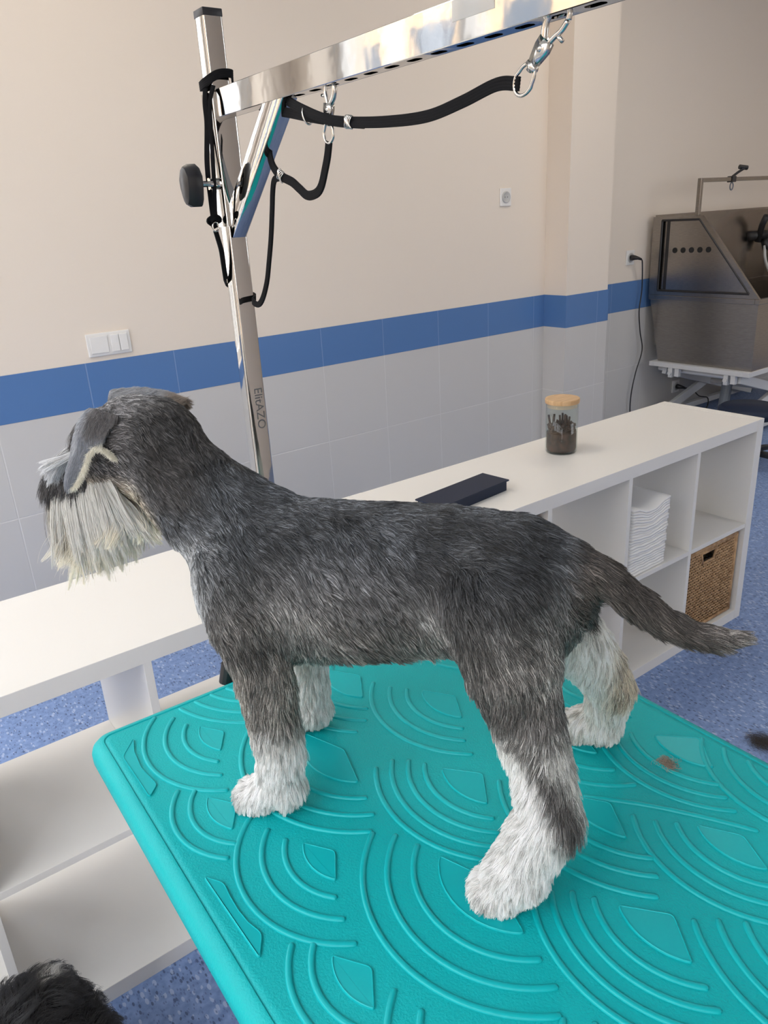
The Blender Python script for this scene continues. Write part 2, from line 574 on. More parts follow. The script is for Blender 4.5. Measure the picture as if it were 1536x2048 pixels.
# ------------------------------------------------------------------ cube shelf units
def shelf_unit(x1, label):
    """front-right-bottom corner at (x1, 0, 0); four columns and two rows of open cells"""
    Wd, D, H = 1.466, 0.39, 0.77
    t1 = thing('cube_shelf', label, 'shelf', (x1 - Wd / 2, D / 2, 0), 0)
    X0 = -Wd / 2
    b1 = bm_new(); box(b1, X0 + 0.039, Wd / 2 - 0.039, -D / 2, D / 2, H - 0.039, H, 0.001); obj('top_panel', b1, M_white, t1)
    b1 = bm_new(); box(b1, X0 + 0.039, Wd / 2 - 0.039, -D / 2, D / 2, 0, 0.039, 0.001); obj('bottom_panel', b1, M_white, t1)
    for s_ in (-1, 1):
        b1 = bm_new()
        xa = s_ * (Wd / 2 - 0.0195)
        box(b1, xa - 0.0193, xa + 0.0193, -D / 2 - 0.0005, D / 2 + 0.0005, 0, H + 0.0005, 0.001); obj('side_panel', b1, M_white, t1)
    for k in range(3):
        xa = X0 + 0.039 + 0.335 * (k + 1) + 0.016 * k + 0.008
        b1 = bm_new(); box(b1, xa - 0.008, xa + 0.008, -D / 2 + 0.001, D / 2 - 0.001, 0.039, H - 0.039, 0.0006); obj('divider', b1, M_white, t1)
    for k in range(4):
        xa = X0 + 0.039 + 0.351 * k
        b1 = bm_new(); box(b1, xa + 0.0002, xa + 0.3348, -D / 2 + 0.001, D / 2 - 0.001, 0.374, 0.390, 0.0006); obj('shelf_board', b1, M_white, t1)
    return t1
shelf_unit(0.0, 'low white cube shelf on the right with the jar, towels and baskets')
shelf_unit(-1.467, 'low white open cube shelf on the left, below the dog\'s beard')

# glass jar
JX, JY = -0.757, 0.248
t0 = thing('storage_jar', 'glass jar with bamboo lid and dark treats on the shelf top', 'jar', (JX, JY, 0.77))
t0.scale = (1, 1, 1.07)
bm = bm_new()
lathe(bm, [(0.001, 0.0), (0.044, 0.0), (0.0485, 0.004), (0.0492, 0.012), (0.0492, 0.145), (0.0472, 0.145), (0.0472, 0.014), (0.045, 0.006), (0.001, 0.005)], n_=48)
obj('glass_body', bm, M_glass, t0, True)
bm = bm_new()
lathe(bm, [(0.001, 0.146), (0.0515, 0.146), (0.0525, 0.148), (0.0525, 0.157), (0.0510, 0.159), (0.001, 0.159)], n_=48)
o = shade_auto(obj('lid', bm, M_lid, t0))
bm = bm_new(); lathe(bm, [(0.001, 0.134), (0.0462, 0.134), (0.0462, 0.1455), (0.001, 0.1455)], n_=40); obj('seal', bm, M_seal, o)
# the dark treats: a packed heap of short sticks
bm = bm_new()
lathe(bm, [(0.001, 0.0065), (0.043, 0.0065), (0.0455, 0.012), (0.0455, 0.060), (0.03, 0.068), (0.001, 0.066)], n_=40)
r3 = random.Random(3)
for i in range(190):
    a, rr_, z = r3.uniform(0, 2 * PI), 0.042 * math.sqrt(r3.random()), r3.uniform(0.05, 0.082)
    dx = Vector((r3.gauss(0, 1), r3.gauss(0, 1), r3.gauss(0, 0.8))).normalized() * r3.uniform(0.007, 0.015)
    p = Vector((rr_ * math.cos(a), rr_ * math.sin(a), z))
    a_, b_ = p - dx, p + dx
    for q in (a_, b_):
        h_ = math.hypot(q.x, q.y)
        if h_ > 0.0425:
            q.x *= 0.0425 / h_; q.y *= 0.0425 / h_
    tube(bm, [a_, b_], 0.0032, 6)
for i in range(9):
    a, rr_ = r3.uniform(0, 2 * PI), r3.uniform(0.01, 0.036)
    p = Vector((rr_ * math.cos(a), rr_ * math.sin(a), 0.075))
    tube(bm, [p, p + Vector((r3.uniform(-.006, .006), r3.uniform(-.006, .006), 0.028 + 0.012 * r3.random()))], 0.0034, 6)
o = tag(obj('dog_treats', bm, M_treat), 'heap of dark brown treat sticks inside the glass jar', 'treats', kind='stuff')
o.location = (JX, JY, 0.77)
o.scale = (1, 1, 1.07)

# navy box on the shelf top
bx = thing('flat_box', 'flat navy blue box lying on the shelf behind the dog\'s back', 'box', (-1.265, 0.145, 0.77), math.radians(6))
bm = bm_new(); box(bm, -0.128, 0.128, -0.044, 0.044, 0.0, 0.0255, 0.001); obj('tray', bm, M_navy, bx)
bm = bm_new(); box(bm, -0.135, 0.135, -0.047, 0.047, 0.026, 0.0305, 0.001); obj('lid', bm, M_navy, bx)
def text(body, size, m, parent, loc, rot=(0, 0, 0), name='lettering', ext=0.0002):
    cu = bpy.data.curves.new(name, 'FONT')
    cu.body = body; cu.size = size; cu.extrude = ext; cu.align_x = 'CENTER'; cu.align_y = 'CENTER'
    o_ = bpy.data.objects.new(name, cu); COL.objects.link(o_)
    dg = bpy.context.evaluated_depsgraph_get()
    me = bpy.data.meshes.new_from_object(o_.evaluated_get(dg))
    bpy.data.objects.remove(o_)
    o2 = bpy.data.objects.new(name, me); COL.objects.link(o2)
    me.materials.clear(); me.materials.append(m)
    o2.parent = parent; o2.location = loc; o2.rotation_euler = rot
    return o2

# stack of folded paper towels in the cell
t0 = thing('paper_towel_stack', 'tall stack of folded white paper towels leaning in the upper shelf cell', 'paper towels', (-0.612, 0.105, 0.391))
NT = 24
for i in range(NT):
    bm = bm_new()
    z0 = i * 0.0093
    jx, jy = r3.uniform(-0.002, 0.002) + 0.0006 * i * 0.5, r3.uniform(-0.002, 0.002)
    nx, ny = 12, 4
    hw, hd = 0.094, 0.095
    g = []
    for s_ in (0, 1):
        for a in range(nx + 1):
            for c in range(ny + 1):
                x = -hw + 2 * hw * a / nx; y = -hd + 2 * hd * c / ny
                wv = (i / NT) ** 1.5 * (0.012 * math.cos((a / nx) * 2 * PI) - 0.004) + 0.0012 * math.sin(a * 1.7 + i)
                g.append(bm.verts.new((x + jx, y + jy, max(z0 + s_ * 0.0078 + wv, 0.0005 + s_ * 0.006))))
    def gi(s_, a, c): return g[s_ * (nx + 1) * (ny + 1) + a * (ny + 1) + c]
    for a in range(nx):
        for c in range(ny):
            bm.faces.new((gi(1, a, c), gi(1, a + 1, c), gi(1, a + 1, c + 1), gi(1, a, c + 1)))
            bm.faces.new((gi(0, a, c), gi(0, a, c + 1), gi(0, a + 1, c + 1), gi(0, a + 1, c)))
    for a in range(nx):
        bm.faces.new((gi(0, a, 0), gi(0, a + 1, 0), gi(1, a + 1, 0), gi(1, a, 0)))
        bm.faces.new((gi(0, a, ny), gi(1, a, ny), gi(1, a + 1, ny), gi(0, a + 1, ny)))
    for c in range(ny):
        bm.faces.new((gi(0, 0, c), gi(1, 0, c), gi(1, 0, c + 1), gi(0, 0, c + 1)))
        bm.faces.new((gi(0, nx, c), gi(0, nx, c + 1), gi(1, nx, c + 1), gi(1, nx, c)))
    obj('towel', bm, M_towel, t0, True)

# rattan baskets
def basket(x0, z0, label, full=True):
    Wb, Hb, Db = 0.318, 0.322, 0.33
    t1 = thing('rattan_basket', label, 'basket', (x0 + Wb / 2, Db / 2 + 0.012, z0 + 0.0006), 0, 'rattan baskets')
    b1 = bm_new()
    hx0, hx1, hz0, hz1 = 0.085, 0.165, 0.262, 0.295      # hand hole in the front
    def strand(p, q, r_):
        tube(b1, [Vector(p), Vector(q)], r_, 6)
    step = 0.0112
    def face(o_, ux, L_, hole):
        nv = int(L_ / 0.012)
        nh = int((Hb - 0.02) / step)
        nrm = Vector((ux.y, -ux.x, 0))
        for k in range(nh + 1):
            z = 0.012 + k * step
            segs = [(0, L_)]
            if hole and hz0 < z < hz1: segs = [(0, hx0), (hx1, L_)]
            for (s0, s1) in segs:
                pts = []
                n2 = max(2, int((s1 - s0) / 0.006))
                for j in range(n2 + 1):
                    s_ = s0 + (s1 - s0) * j / n2
                    ph = math.sin(PI * (s_ / 0.012 + k)) * 0.0018
                    pts.append(o_ + ux * s_ + nrm * ph + Vector((0, 0, z)))
                tube(b1, pts, 0.0030, 5, up=(0, 0, 1))
        for k in range(nv + 1):
            s_ = k * L_ / nv
            if hole and hx0 < s_ < hx1:
                strand(o_ + ux * s_ + Vector((0, 0, 0.005)), o_ + ux * s_ + Vector((0, 0, hz0)), 0.0026)
                strand(o_ + ux * s_ + Vector((0, 0, hz1)), o_ + ux * s_ + Vector((0, 0, Hb - 0.008)), 0.0026)
            else:
                strand(o_ + ux * s_ + Vector((0, 0, 0.005)), o_ + ux * s_ + Vector((0, 0, Hb - 0.008)), 0.0026)
    face(Vector((-Wb / 2 + 0.008, -Db / 2 + 0.008, 0)), Vector((1, 0, 0)), Wb - 0.016, True)
    face(Vector((Wb / 2 - 0.008, -Db / 2 + 0.008, 0)), Vector((0, 1, 0)), Db - 0.016, False)
    face(Vector((-Wb / 2 + 0.008, Db / 2 - 0.008, 0)), Vector((0, -1, 0)), Db - 0.016, False)
    obj('weave', b1, M_rattan, t1, True)
    b1 = bm_new()
    box(b1, -Wb / 2 + 0.014, Wb / 2 - 0.014, Db / 2 - 0.02, Db / 2 - 0.014, 0.006, Hb - 0.02)
    box(b1, -Wb / 2 + 0.014, Wb / 2 - 0.014, -Db / 2 + 0.014, Db / 2 - 0.02, 0.0, 0.006)
    wall_with_hole(b1, 'y', -Db / 2 + 0.0135, 0.002, -Wb / 2 + 0.014, Wb / 2 - 0.014, 0.006, Hb - 0.012, [(-Wb / 2 + 0.008 + hx0, -Wb / 2 + 0.008 + hx1, hz0, hz1)])
    obj('lining', b1, M_dark, t1)
    b1 = bm_new()
    z = Hb - 0.008
    loop = [(-Wb / 2 + 0.008, -Db / 2 + 0.008, z), (Wb / 2 - 0.008, -Db / 2 + 0.008, z), (Wb / 2 - 0.008, Db / 2 - 0.008, z), (-Wb / 2 + 0.008, Db / 2 - 0.008, z)]
    for i_ in range(4):
        tube(b1, [Vector(loop[i_]), Vector(loop[(i_ + 1) % 4])], 0.0075, 8)
    for s_ in (-1, 1):
        tube(b1, [Vector((s_ * (Wb / 2 - 0.008), -Db / 2 + 0.008, 0.004)), Vector((s_ * (Wb / 2 - 0.008), -Db / 2 + 0.008, z))], 0.0072, 8)
    for s_ in (-1, 1):
        tube(b1, [Vector((s_ * (Wb / 2 - 0.008), Db / 2 - 0.008, 0.008)), Vector((s_ * (Wb / 2 - 0.008), Db / 2 - 0.008, z))], 0.0072, 8)
        tube(b1, [Vector((-Wb / 2 + 0.008, s_ * (Db / 2 - 0.008), 0.008)), Vector((Wb / 2 - 0.008, s_ * (Db / 2 - 0.008), 0.008))], 0.007, 8)
    obj('rim', b1, M_rattan, t1, True)
    b1 = bm_new()
    h0 = Vector((-Wb / 2 + 0.008, -Db / 2 + 0.006, 0))
    ring = [h0 + Vector(p) for p in ((hx0 - 0.006, 0, hz1 + 0.003), (hx1 + 0.006, 0, hz1 + 0.003), (hx1 - 0.006, 0, hz0 - 0.003), (hx0 + 0.006, 0, hz0 - 0.003))]
    for i_ in range(4):
        tube(b1, [ring[i_], ring[(i_ + 1) % 4]], 0.0046, 8)
    obj('hand_hole_edging', b1, M_rattan, t1, True)
basket(-0.3655, 0.0395, 'woven rattan basket with a hand hole in the lower right shelf cell')
basket(-1.42, 0.3905, 'rattan basket glimpsed in an upper cell above the dog\'s rump')

# ------------------------------------------------------------------ steel washing tub on a scissor lift
TX0, TX1, TY0, TY1 = 2.077, 3.55, 1.155, 1.93
t0 = thing('dog_washing_tub', 'brushed steel dog washing tub on a white scissor lift', 'dog bath', ((TX0 + TX1) / 2, 1.54, 0))
OFF = Vector(((TX0 + TX1) / 2, 1.54, 0))
def tobj(name, bm_, m_, parent=None, smooth=False):
    bmesh.ops.translate(bm_, verts=bm_.verts, vec=-OFF)
    return obj(name, bm_, m_, parent or t0, smooth)
bm = bm_new()   # tank, tapered
def frustum(bm_, a, b_, z0, z1):
    lo = [bm_.verts.new((x, y, z0)) for x, y in a]; hi = [bm_.verts.new((x, y, z1)) for x, y in b_]
    bm_.faces.new(lo[::-1])
    for i in range(4):
        bm_.faces.new((lo[i], lo[(i + 1) % 4], hi[(i + 1) % 4], hi[i]))
    return lo, hi
bot = [(TX0 + 0.03, TY0 + 0.015), (TX1 - 0.03, TY0 + 0.015), (TX1 - 0.03, TY1 - 0.09), (TX0 + 0.03, TY1 - 0.09)]
topq = [(TX0 + 0.01, TY0 + 0.01), (TX1 - 0.01, TY0 + 0.01), (TX1 - 0.01, TY1 - 0.01), (TX0 + 0.01, TY1 - 0.01)]
lo, hi = frustum(bm, bot, topq, 0.456, 0.866)
inn = [bm.verts.new((v.co.x + (0.03 if v.co.x < 2.8 else -0.03), v.co.y + (0.03 if v.co.y < 1.5 else -0.03), 0.866)) for v in hi]
flo = [bm.verts.new((v.co.x, v.co.y, 0.56)) for v in inn]
for i in range(4):
    bm.faces.new((hi[i], hi[(i + 1) % 4], inn[(i + 1) % 4], inn[i]))
    bm.faces.new((inn[i], inn[(i + 1) % 4], flo[(i + 1) % 4], flo[i]))
bm.faces.new(flo)
tobj('tank', bm, M_steel)
bm = bm_new()
for (a, b_, c, e) in ((TX0, TX1, TY0, TY0 + 0.03), (TX0, TX0 + 0.03, TY0 + 0.03, TY1), (TX1 - 0.03, TX1, TY0 + 0.03, TY1), (TX0 + 0.03, TX1 - 0.03, TY1 - 0.03, TY1)):
    box(bm, a, b_, c, e, 0.866, 0.898, 0.003)
tobj('rim', bm, M_steel)
for nm, xs in (('side_splash_panel', TX0), ('side_splash_panel', TX1 - 0.02)):
    out4 = [(TY1, 0.899), (TY0 + 0.004, 0.899), (1.575, 1.388), (TY1, 1.388)]
    in4 = [(TY1 - 0.065, 0.927), (1.225, 0.927), (1.60, 1.366), (TY1 - 0.065, 1.366)]
    bm = bm_new()
    vo = [[bm.verts.new((x, y, z)) for y, z in out4] for x in (xs, xs + 0.02)]
    vi = [[bm.verts.new((x, y, z)) for y, z in in4] for x in (xs, xs + 0.02)]
    vr = [bm.verts.new((xs + 0.008, y, z)) for y, z in in4]
    for i in range(4):
        j = (i + 1) % 4
        bm.faces.new((vo[0][i], vo[0][j], vi[0][j], vi[0][i]))
        bm.faces.new((vo[1][i], vi[1][i], vi[1][j], vo[1][j]))
        bm.faces.new((vo[0][i], vo[1][i], vo[1][j], vo[0][j]))
        bm.faces.new((vi[0][i], vi[0][j], vr[j], vr[i]))
    bm.faces.new([vi[1][i] for i in range(4)])
    sp_ = tobj(nm, bm, M_steel)
    if xs == TX0:
        bm = bm_new()        # black rubber edging and the inner panel
        ring = [Vector((xs + 0.004, y, z)) for y, z in in4]
        for i in range(4):
            tube(bm, [ring[i], ring[(i + 1) % 4]], 0.0075, 6)
        tobj('edging', bm, M_black, sp_).location = (0, 0, 0)
        bm = bm_new()
        box(bm, xs + 0.006, xs + 0.011, TY1 - 0.125, TY1 - 0.10, 0.927, 1.366)
        tobj('groove', bm, M_black, sp_)
        bm = bm_new()
        p4 = [(TY1 - 0.125, 0.935), (1.235, 0.935), (1.605, 1.358), (TY1 - 0.125, 1.358)]
        bm.faces.new([bm.verts.new((xs + 0.005, y, z)) for y, z in p4])
        rr_ = bmesh.ops.extrude_face_region(bm, geom=bm.faces[:])
        bmesh.ops.translate(bm, verts=[v for v in rr_['geom'] if isinstance(v, bmesh.types.BMVert)], vec=(0.002, 0, 0))
        pnl = tobj('inner_panel', bm, M_steel, sp_)
        for k in range(5):
            bm = bm_new()
            lathe(bm, [(0.001, 0), (0.017, 0), (0.017, 0.003), (0.001, 0.003)], n_=20)
            bmesh.ops.rotate(bm, verts=bm.verts, matrix=Matrix.Rotation(-PI / 2, 3, 'Y'))
            bmesh.ops.translate(bm, verts=bm.verts, vec=(xs + 0.005, 1.758 - k * 0.0588, 1.181 + 0.001 * k))
            tobj('air_hole', bm, M_blackhole, sp_)
bm = bm_new(); box(bm, TX0 + 0.02, TX1 - 0.02, TY1 - 0.02, TY1, 0.899, 1.40, 0.002); tobj('back_splash_panel', bm, M_steel)
bm = bm_new(); box(bm, 2.40, 2.62, TY1 - 0.026, TY1 - 0.0205, 1.17, 1.33, 0.002); tobj('access_plate', bm, M_steel)
# tie bar
bm = bm_new()
box(bm, TX0 + 0.001, TX0 + 0.026, 1.61, 1.636, 1.389, 1.602, 0.002)
box(bm, TX0 + 0.026, 3.5, 1.61, 1.636, 1.578, 1.602, 0.002)
tobj('tie_bar', bm, M_steel)
bm = bm_new()
box(bm, 2.42, 2.46, 1.602, 1.644, 1.572, 1.608, 0.003)
tube(bm, [(2.44, 1.62, 1.605), (2.47, 1.60, 1.63), (2.50, 1.58, 1.65)], 0.008, 8)
tube(bm, [(2.475, 1.60, 1.66), (2.525, 1.575, 1.652)], 0.014, 10)
cl_ = tobj('clamp', bm, M_black)
bm = bm_new()
tube(bm, [Vector((2.44 + 0.018 * math.sin(a), 1.62, 1.548 + 0.022 * math.cos(a))) for a in [2 * PI * k / 20 for k in range(20)]], 0.004, 6, closed=True)
tobj('ring', bm, M_liftgrey, cl_)
# taps and spray hose
bm = bm_new()
tube(bm, [(3.22, 1.90, 1.20), (3.36, 1.86, 1.21), (3.46, 1.86, 1.20)], 0.032, 12)
tube(bm, [(3.29, 1.86, 1.16), (3.29, 1.84, 1.28), (3.26, 1.80, 1.34)], 0.022, 10)
tube(bm, [(3.38, 1.86, 1.18), (3.38, 1.83, 1.10)], 0.028, 10)
tobj('tap', bm, M_black, None, True)
bm = bm_new()
tube(bm, smooth_path([(3.36, 1.84, 1.13), (3.35, 1.82, 1.04), (3.39, 1.80, 0.95), (3.44, 1.76, 0.86), (3.48, 1.7, 0.80)]), 0.011, 8)
tobj('hose', bm, M_lift, None, True)
# lift frame
bm = bm_new()
box(bm, 2.066, 3.5, 1.160, 1.20, 0.425, 0.456, 0.002)
box(bm, 2.066, 3.5, 1.84, 1.88, 0.425, 0.456, 0.002)
box(bm, 2.066, 2.106, 1.20, 1.84, 0.425, 0.456, 0.002)
box(bm, 3.46, 3.5, 1.20, 1.84, 0.425, 0.456, 0.002)
fr = tobj('lift_frame', bm, M_lift)
for (yy, hx) in ((1.70, 0), (1.30, 0)):
    bm = bm_new()
    box(bm, 2.07, 2.10, yy, yy + 0.03, 0.36, 0.425, 0.002)
    box(bm, 2.07, 2.10, yy - 0.05, yy - 0.018, 0.37, 0.425, 0.002)
    tube(bm, [(2.06, yy + 0.015, 0.39), (2.12, yy + 0.015, 0.39)], 0.014, 10)
    tobj('bracket', bm, M_lift, fr, False)
for yy in (1.25, 1.79):
    bm = bm_new(); sweep(bm, [Vector((2.12, yy, 0.40)), Vector((3.30, yy, 0.06))], rrect(0.03, 0.06, 0.004, 2), up=(0, 0, 1)); tobj('scissor_arm', bm, M_lift)
    bm = bm_new(); sweep(bm, [Vector((2.12, yy + 0.034, 0.06)), Vector((3.30, yy + 0.034, 0.40))], rrect(0.03, 0.06, 0.004, 2), up=(0, 0, 1)); tobj('scissor_arm', bm, M_lift)
bm = bm_new(); tube(bm, [(2.45, 1.5, 0.42), (2.40, 1.5, 0.03)], 0.035, 14); tobj('actuator', bm, M_liftgrey)
bm = bm_new(); tube(bm, [(2.15, 1.24, 0.40), (2.15, 1.85, 0.40)], 0.018, 10); tobj('cross_bar', bm, M_lift)
bm = bm_new(); tube(bm, [(2.7, 1.24, 0.23), (2.7, 1.85, 0.23)], 0.018, 10); tobj('cross_bar', bm, M_lift)
bm = bm_new()
box(bm, 2.06, 3.5, 1.21, 1.25, 0.03, 0.07, 0.003); box(bm, 2.06, 3.5, 1.86, 1.90, 0.03, 0.07, 0.003); box(bm, 2.06, 2.10, 1.25, 1.86, 0.03, 0.07, 0.003); box(bm, 3.46, 3.50, 1.25, 1.86, 0.03, 0.07, 0.003)
tobj('base_frame', bm, M_lift)
for x_, y_ in ((2.10, 1.23), (3.46, 1.23), (2.10, 1.88), (3.46, 1.88)):
    bm = bm_new(); lathe(bm, [(0.001, 0.0005), (0.022, 0.0005), (0.022, 0.03), (0.001, 0.03)], (x_, y_, 0), 16); tobj('foot', bm, M_black)

# dark wheeled step at the right edge
t0 = thing('rolling_stool', 'black wheeled stool base at the right edge beside the tub', 'stool', (1.66, 0.92, 0))
bm = bm_new()
for k in range(5):
    a = 2 * PI * k / 5 + 3.55
    sweep(bm, [Vector((0.02 * math.cos(a), 0.02 * math.sin(a), 0.10)), Vector((0.29 * math.cos(a), 0.29 * math.sin(a), 0.075))], rrect(0.035, 0.028, 0.006, 3), up=(0, 0, 1), scale=[1.3, 0.8])
lathe(bm, [(0.001, 0.06), (0.04, 0.06), (0.045, 0.12), (0.025, 0.14), (0.025, 0.30), (0.001, 0.30)], n_=20)
obj('star_base', bm, M_black, t0, True)
for k in range(5):
    a = 2 * PI * k / 5 + 3.55
    bm = bm_new()
    for s_ in (-0.012, 0.012):
        tube(bm, [Vector((0.29 * math.cos(a) + s_ * 0.6 * math.sin(a), 0.29 * math.sin(a) - s_ * 0.6 * math.cos(a), 0.028)), Vector((0.29 * math.cos(a) + s_ * 2 * math.sin(a), 0.29 * math.sin(a) - s_ * 2 * math.cos(a), 0.028))], 0.027, 16)
    tube(bm, [Vector((0.29 * math.cos(a), 0.29 * math.sin(a), 0.03)), Vector((0.29 * math.cos(a), 0.29 * math.sin(a), 0.075))], 0.01, 8)
    obj('castor', bm, M_black, t0, True)
bm = bm_new(); lathe(bm, [(0.001, 0.30), (0.15, 0.30), (0.17, 0.32), (0.17, 0.35), (0.15, 0.365), (0.001, 0.37)], n_=36); obj('seat', bm, M_navy, t0, True)
# ------------------------------------------------------------------ grooming table with teal embossed top
ZT_ = 0.86
YAW = math.radians(-1.3)
TC = Vector((-2.3935, -0.340, 0))            # far left corner, table axes: +x along the short side, -y towards the camera
ca, sa = math.cos(YAW), math.sin(YAW)
def tw(x, y):                               # table frame -> world
    return (TC.x + x * ca - y * sa, TC.y + x * sa + y * ca)
def wt(x, y):                               # world -> table frame
    dx, dy = x - TC.x, y - TC.y
    return (dx * ca + dy * sa, -dx * sa + dy * ca)
TWD, TLN = 0.640, 1.16
t0 = thing('grooming_table', 'grooming table with turquoise embossed rubber top, the grey dog standing on it', 'grooming table', (TC.x, TC.y, 0), YAW)
def round_poly(x0, x1, y0, y1, rad, seg=8):
    out_ = []
    for cx, cy, a0 in ((x1 - rad, y1 - rad, 0), (x0 + rad, y1 - rad, 90), (x0 + rad, y0 + rad, 180), (x1 - rad, y0 + rad, 270)):
        for k in range(seg + 1):
            a = math.radians(a0 + 90 * k / seg)
            out_.append((cx + rad * math.cos(a), cy + rad * math.sin(a)))
    return out_
# mat: concentric rounded outlines give the rolled edge and the crease
bm = bm_new()
levels = [(0.0135, ZT_ - 0.036), (0.003, ZT_ - 0.034), (0.0, ZT_ - 0.029), (0.0, ZT_ - 0.016), (0.0025, ZT_ - 0.0085), (0.0075, ZT_ - 0.003), (0.013, ZT_ - 0.0006),
          (0.0160, ZT_ + 0.0003), (0.0172, ZT_ + 0.0003), (0.0182, ZT_ - 0.0010), (0.0192, ZT_ - 0.0010), (0.0202, ZT_), (0.026, ZT_)]
rings = []
for ins, z in levels:
    rings.append([bm.verts.new((x, y, z)) for x, y in round_poly(ins, TWD - ins, -TLN + ins, -ins, max(0.004, 0.028 - ins * 0.8))])
for a_, b_ in zip(rings[:-1], rings[1:]):
    for i in range(len(a_)):
        bm.faces.new((a_[i], a_[(i + 1) % len(a_)], b_[(i + 1) % len(a_)], b_[i]))
bm.faces.new(rings[0][::-1]); bm.faces.new(rings[-1])
shade_auto(obj('rubber_top', bm, M_teal, t0), 50)
bm = bm_new()
XC0, XC1, YC0, YC1 = 0.0225, TWD - 0.0225, -TLN + 0.0225, -0.0165     # inside the crease
def inside(x, y, e=0.0):
    return XC0 + e < x < XC1 - e and YC0 + e < y < YC1 - e
RIBW, RIBH = 0.0033, 0.0023
rib_prof = [(-RIBW, -0.0004), (-RIBW * 0.86, RIBH * 0.55), (-RIBW * 0.5, RIBH * 0.92), (0, RIBH), (RIBW * 0.5, RIBH * 0.92), (RIBW * 0.86, RIBH * 0.55), (RIBW, -0.0004)]
def rib(pts):
    if len(pts) < 4: return
    k = [0.05, 0.6, 0.9] + [1.0] * (len(pts) - 6) + [0.9, 0.6, 0.05] if len(pts) >= 7 else None
    P = [Vector((x, y, ZT_)) for x, y in pts]
    if k:   # short rounded ends
        t_a = (P[1] - P[0]).normalized(); t_b = (P[-1] - P[-2]).normalized()
        P = [P[0], P[0] + t_a * 0.0007, P[0] + t_a * 0.002] + P[1:-1] + [P[-1] - t_b * 0.002, P[-1] - t_b * 0.0007, P[-1]]
        k = [0.05, 0.62, 0.92] + [1.0] * (len(P) - 6) + [0.92, 0.62, 0.05]
    sweep(bm, P, rib_prof, up=(0, 0, 1), scale=k, cap=True)
def arc(cx, cy, r_, a0, a1):
    """a: degrees from -x towards +y"""
    run = []
    n_ = max(10, int(abs(a1 - a0) / 2.5))
    for i in range(n_ + 1):
        a = math.radians(a0 + (a1 - a0) * i / n_)
        x, y = wt(cx - r_ * math.cos(a), cy + r_ * math.sin(a))
        if inside(x, y, 0.001):
            run.append((x, y))
        else:
            rib(run) if len(run) >= 7 else None
            run = []
    if len(run) >= 7: rib(run)
def plate_poly(pts, sc=1.0, world=True):
    P = [wt(*p) for p in pts] if world else pts
    n_ = len(P)
    ar = sum(P[i][0] * P[(i + 1) % n_][1] - P[(i + 1) % n_][0] * P[i][1] for i in range(n_))
    if ar < 0: P = P[::-1]
    P2 = []                                  # rounded corners
    for i in range(n_):
        a_, b_, c_ = Vector(P[i - 1]), Vector(P[i]), Vector(P[(i + 1) % n_])
        u1, u2 = (a_ - b_), (c_ - b_)
        ang = u1.angle(u2)
        if ang < 2.6:
            k = min(0.0055, u1.length * 0.4, u2.length * 0.4)
            p1, p2 = b_ + u1.normalized() * k, b_ + u2.normalized() * k
            for t_ in (0, 0.33, 0.67, 1):
                P2.append(tuple(p1 * (1 - t_) ** 2 + b_ * 2 * t_ * (1 - t_) + p2 * t_ * t_))
        else:
            P2.append(tuple(b_))
    if not all(inside(x, y, -0.002) for x, y in P2): return
    cx = sum(p[0] for p in P2) / len(P2); cy = sum(p[1] for p in P2) / len(P2)
    def ins(d_):
        o_ = []
        m_ = len(P2)
        for i in range(m_):
            t_ = Vector(P2[(i + 1) % m_]) - Vector(P2[i - 1])
            t_.normalize()
            o_.append((P2[i][0] - t_.y * d_, P2[i][1] + t_.x * d_))
        return o_
    rg = []
    for d_, z in ((-0.0010, -0.0004), (-0.0005, 0.0013), (0.0, 0.0021), (0.0005, 0.0021), (0.0009, 0.0013), (0.00105, 0.0013)):
        rg.append([bm.verts.new((x, y, ZT_ + z)) for x, y in ins(d_ * sc)])
    for a_, b_ in zip(rg[:-1], rg[1:]):
        for i in range(len(a_)):
            bm.faces.new((a_[i], a_[(i + 1) % len(a_)], b_[(i + 1) % len(a_)], b_[i]))
    bm.faces.new(rg[-1])
def fan(cx, cy, arcs, wedge=None, wa=36, apex=0.023, ends=(1, 1)):
    for r_, a in arcs:
        arc(cx, cy, r_, -a * ends[0], a * ends[1])
    if wedge:
        pts = [(cx - apex, cy)]
        for i in range(13):
            a = math.radians(-wa + 2 * wa * i / 12)
            pts.append((cx - wedge * math.cos(a), cy + wedge * math.sin(a)))
        plate_poly(pts)
small = [(0.074, 43), (0.098, 51), (0.125, 57)]
big = [(0.087, 44), (0.107, 47), (0.127, 46), (0.146, 40)]
for cy in (-0.457, -0.723, -0.989, -1.255):
    fan(-2.222, cy, small, 0.054)
for cy in (-0.590, -0.856, -1.122):
    fan(-2.271, cy, [(0.074, 48), (0.0945, 46)], 0.055)
fan(-2.118, -0.335, [(0.085, 60), (0.108, 58), (0.132, 56), (0.155, 54)])
for cy in (-0.593, -0.859, -1.125, -1.39):
    fan(-2.115, cy, [(0.104, 57), (0.131, 60), (0.156, 58)], 0.078, 50, 0.030)
fan(-2.010, -0.470, [(0.094, 50), (0.120, 50), (0.145, 46)], 0.070, 42)
for cy in (-0.738, -0.993, -1.25):
    fan(-2.021, cy, big, 0.066, 36)
fan(-1.895, -0.370, [(0.09, 50), (0.112, 48)], 0.066, 40)
fan(-1.940, -0.600, [(0.086, 44), (0.110, 46), (0.136, 50)], 0.064, 40)
fan(-1.800, -0.480, [(0.088, 44), (0.112, 44), (0.134, 42)], 0.062, 40)
fan(-1.925, -0.865, [(0.107, 46), (0.130, 46), (0.155, 44)], 0.085, 30, 0.045)
fan(-1.860, -0.757, [(0.098, 52), (0.125, 60)], 0.070, 40, 0.035)
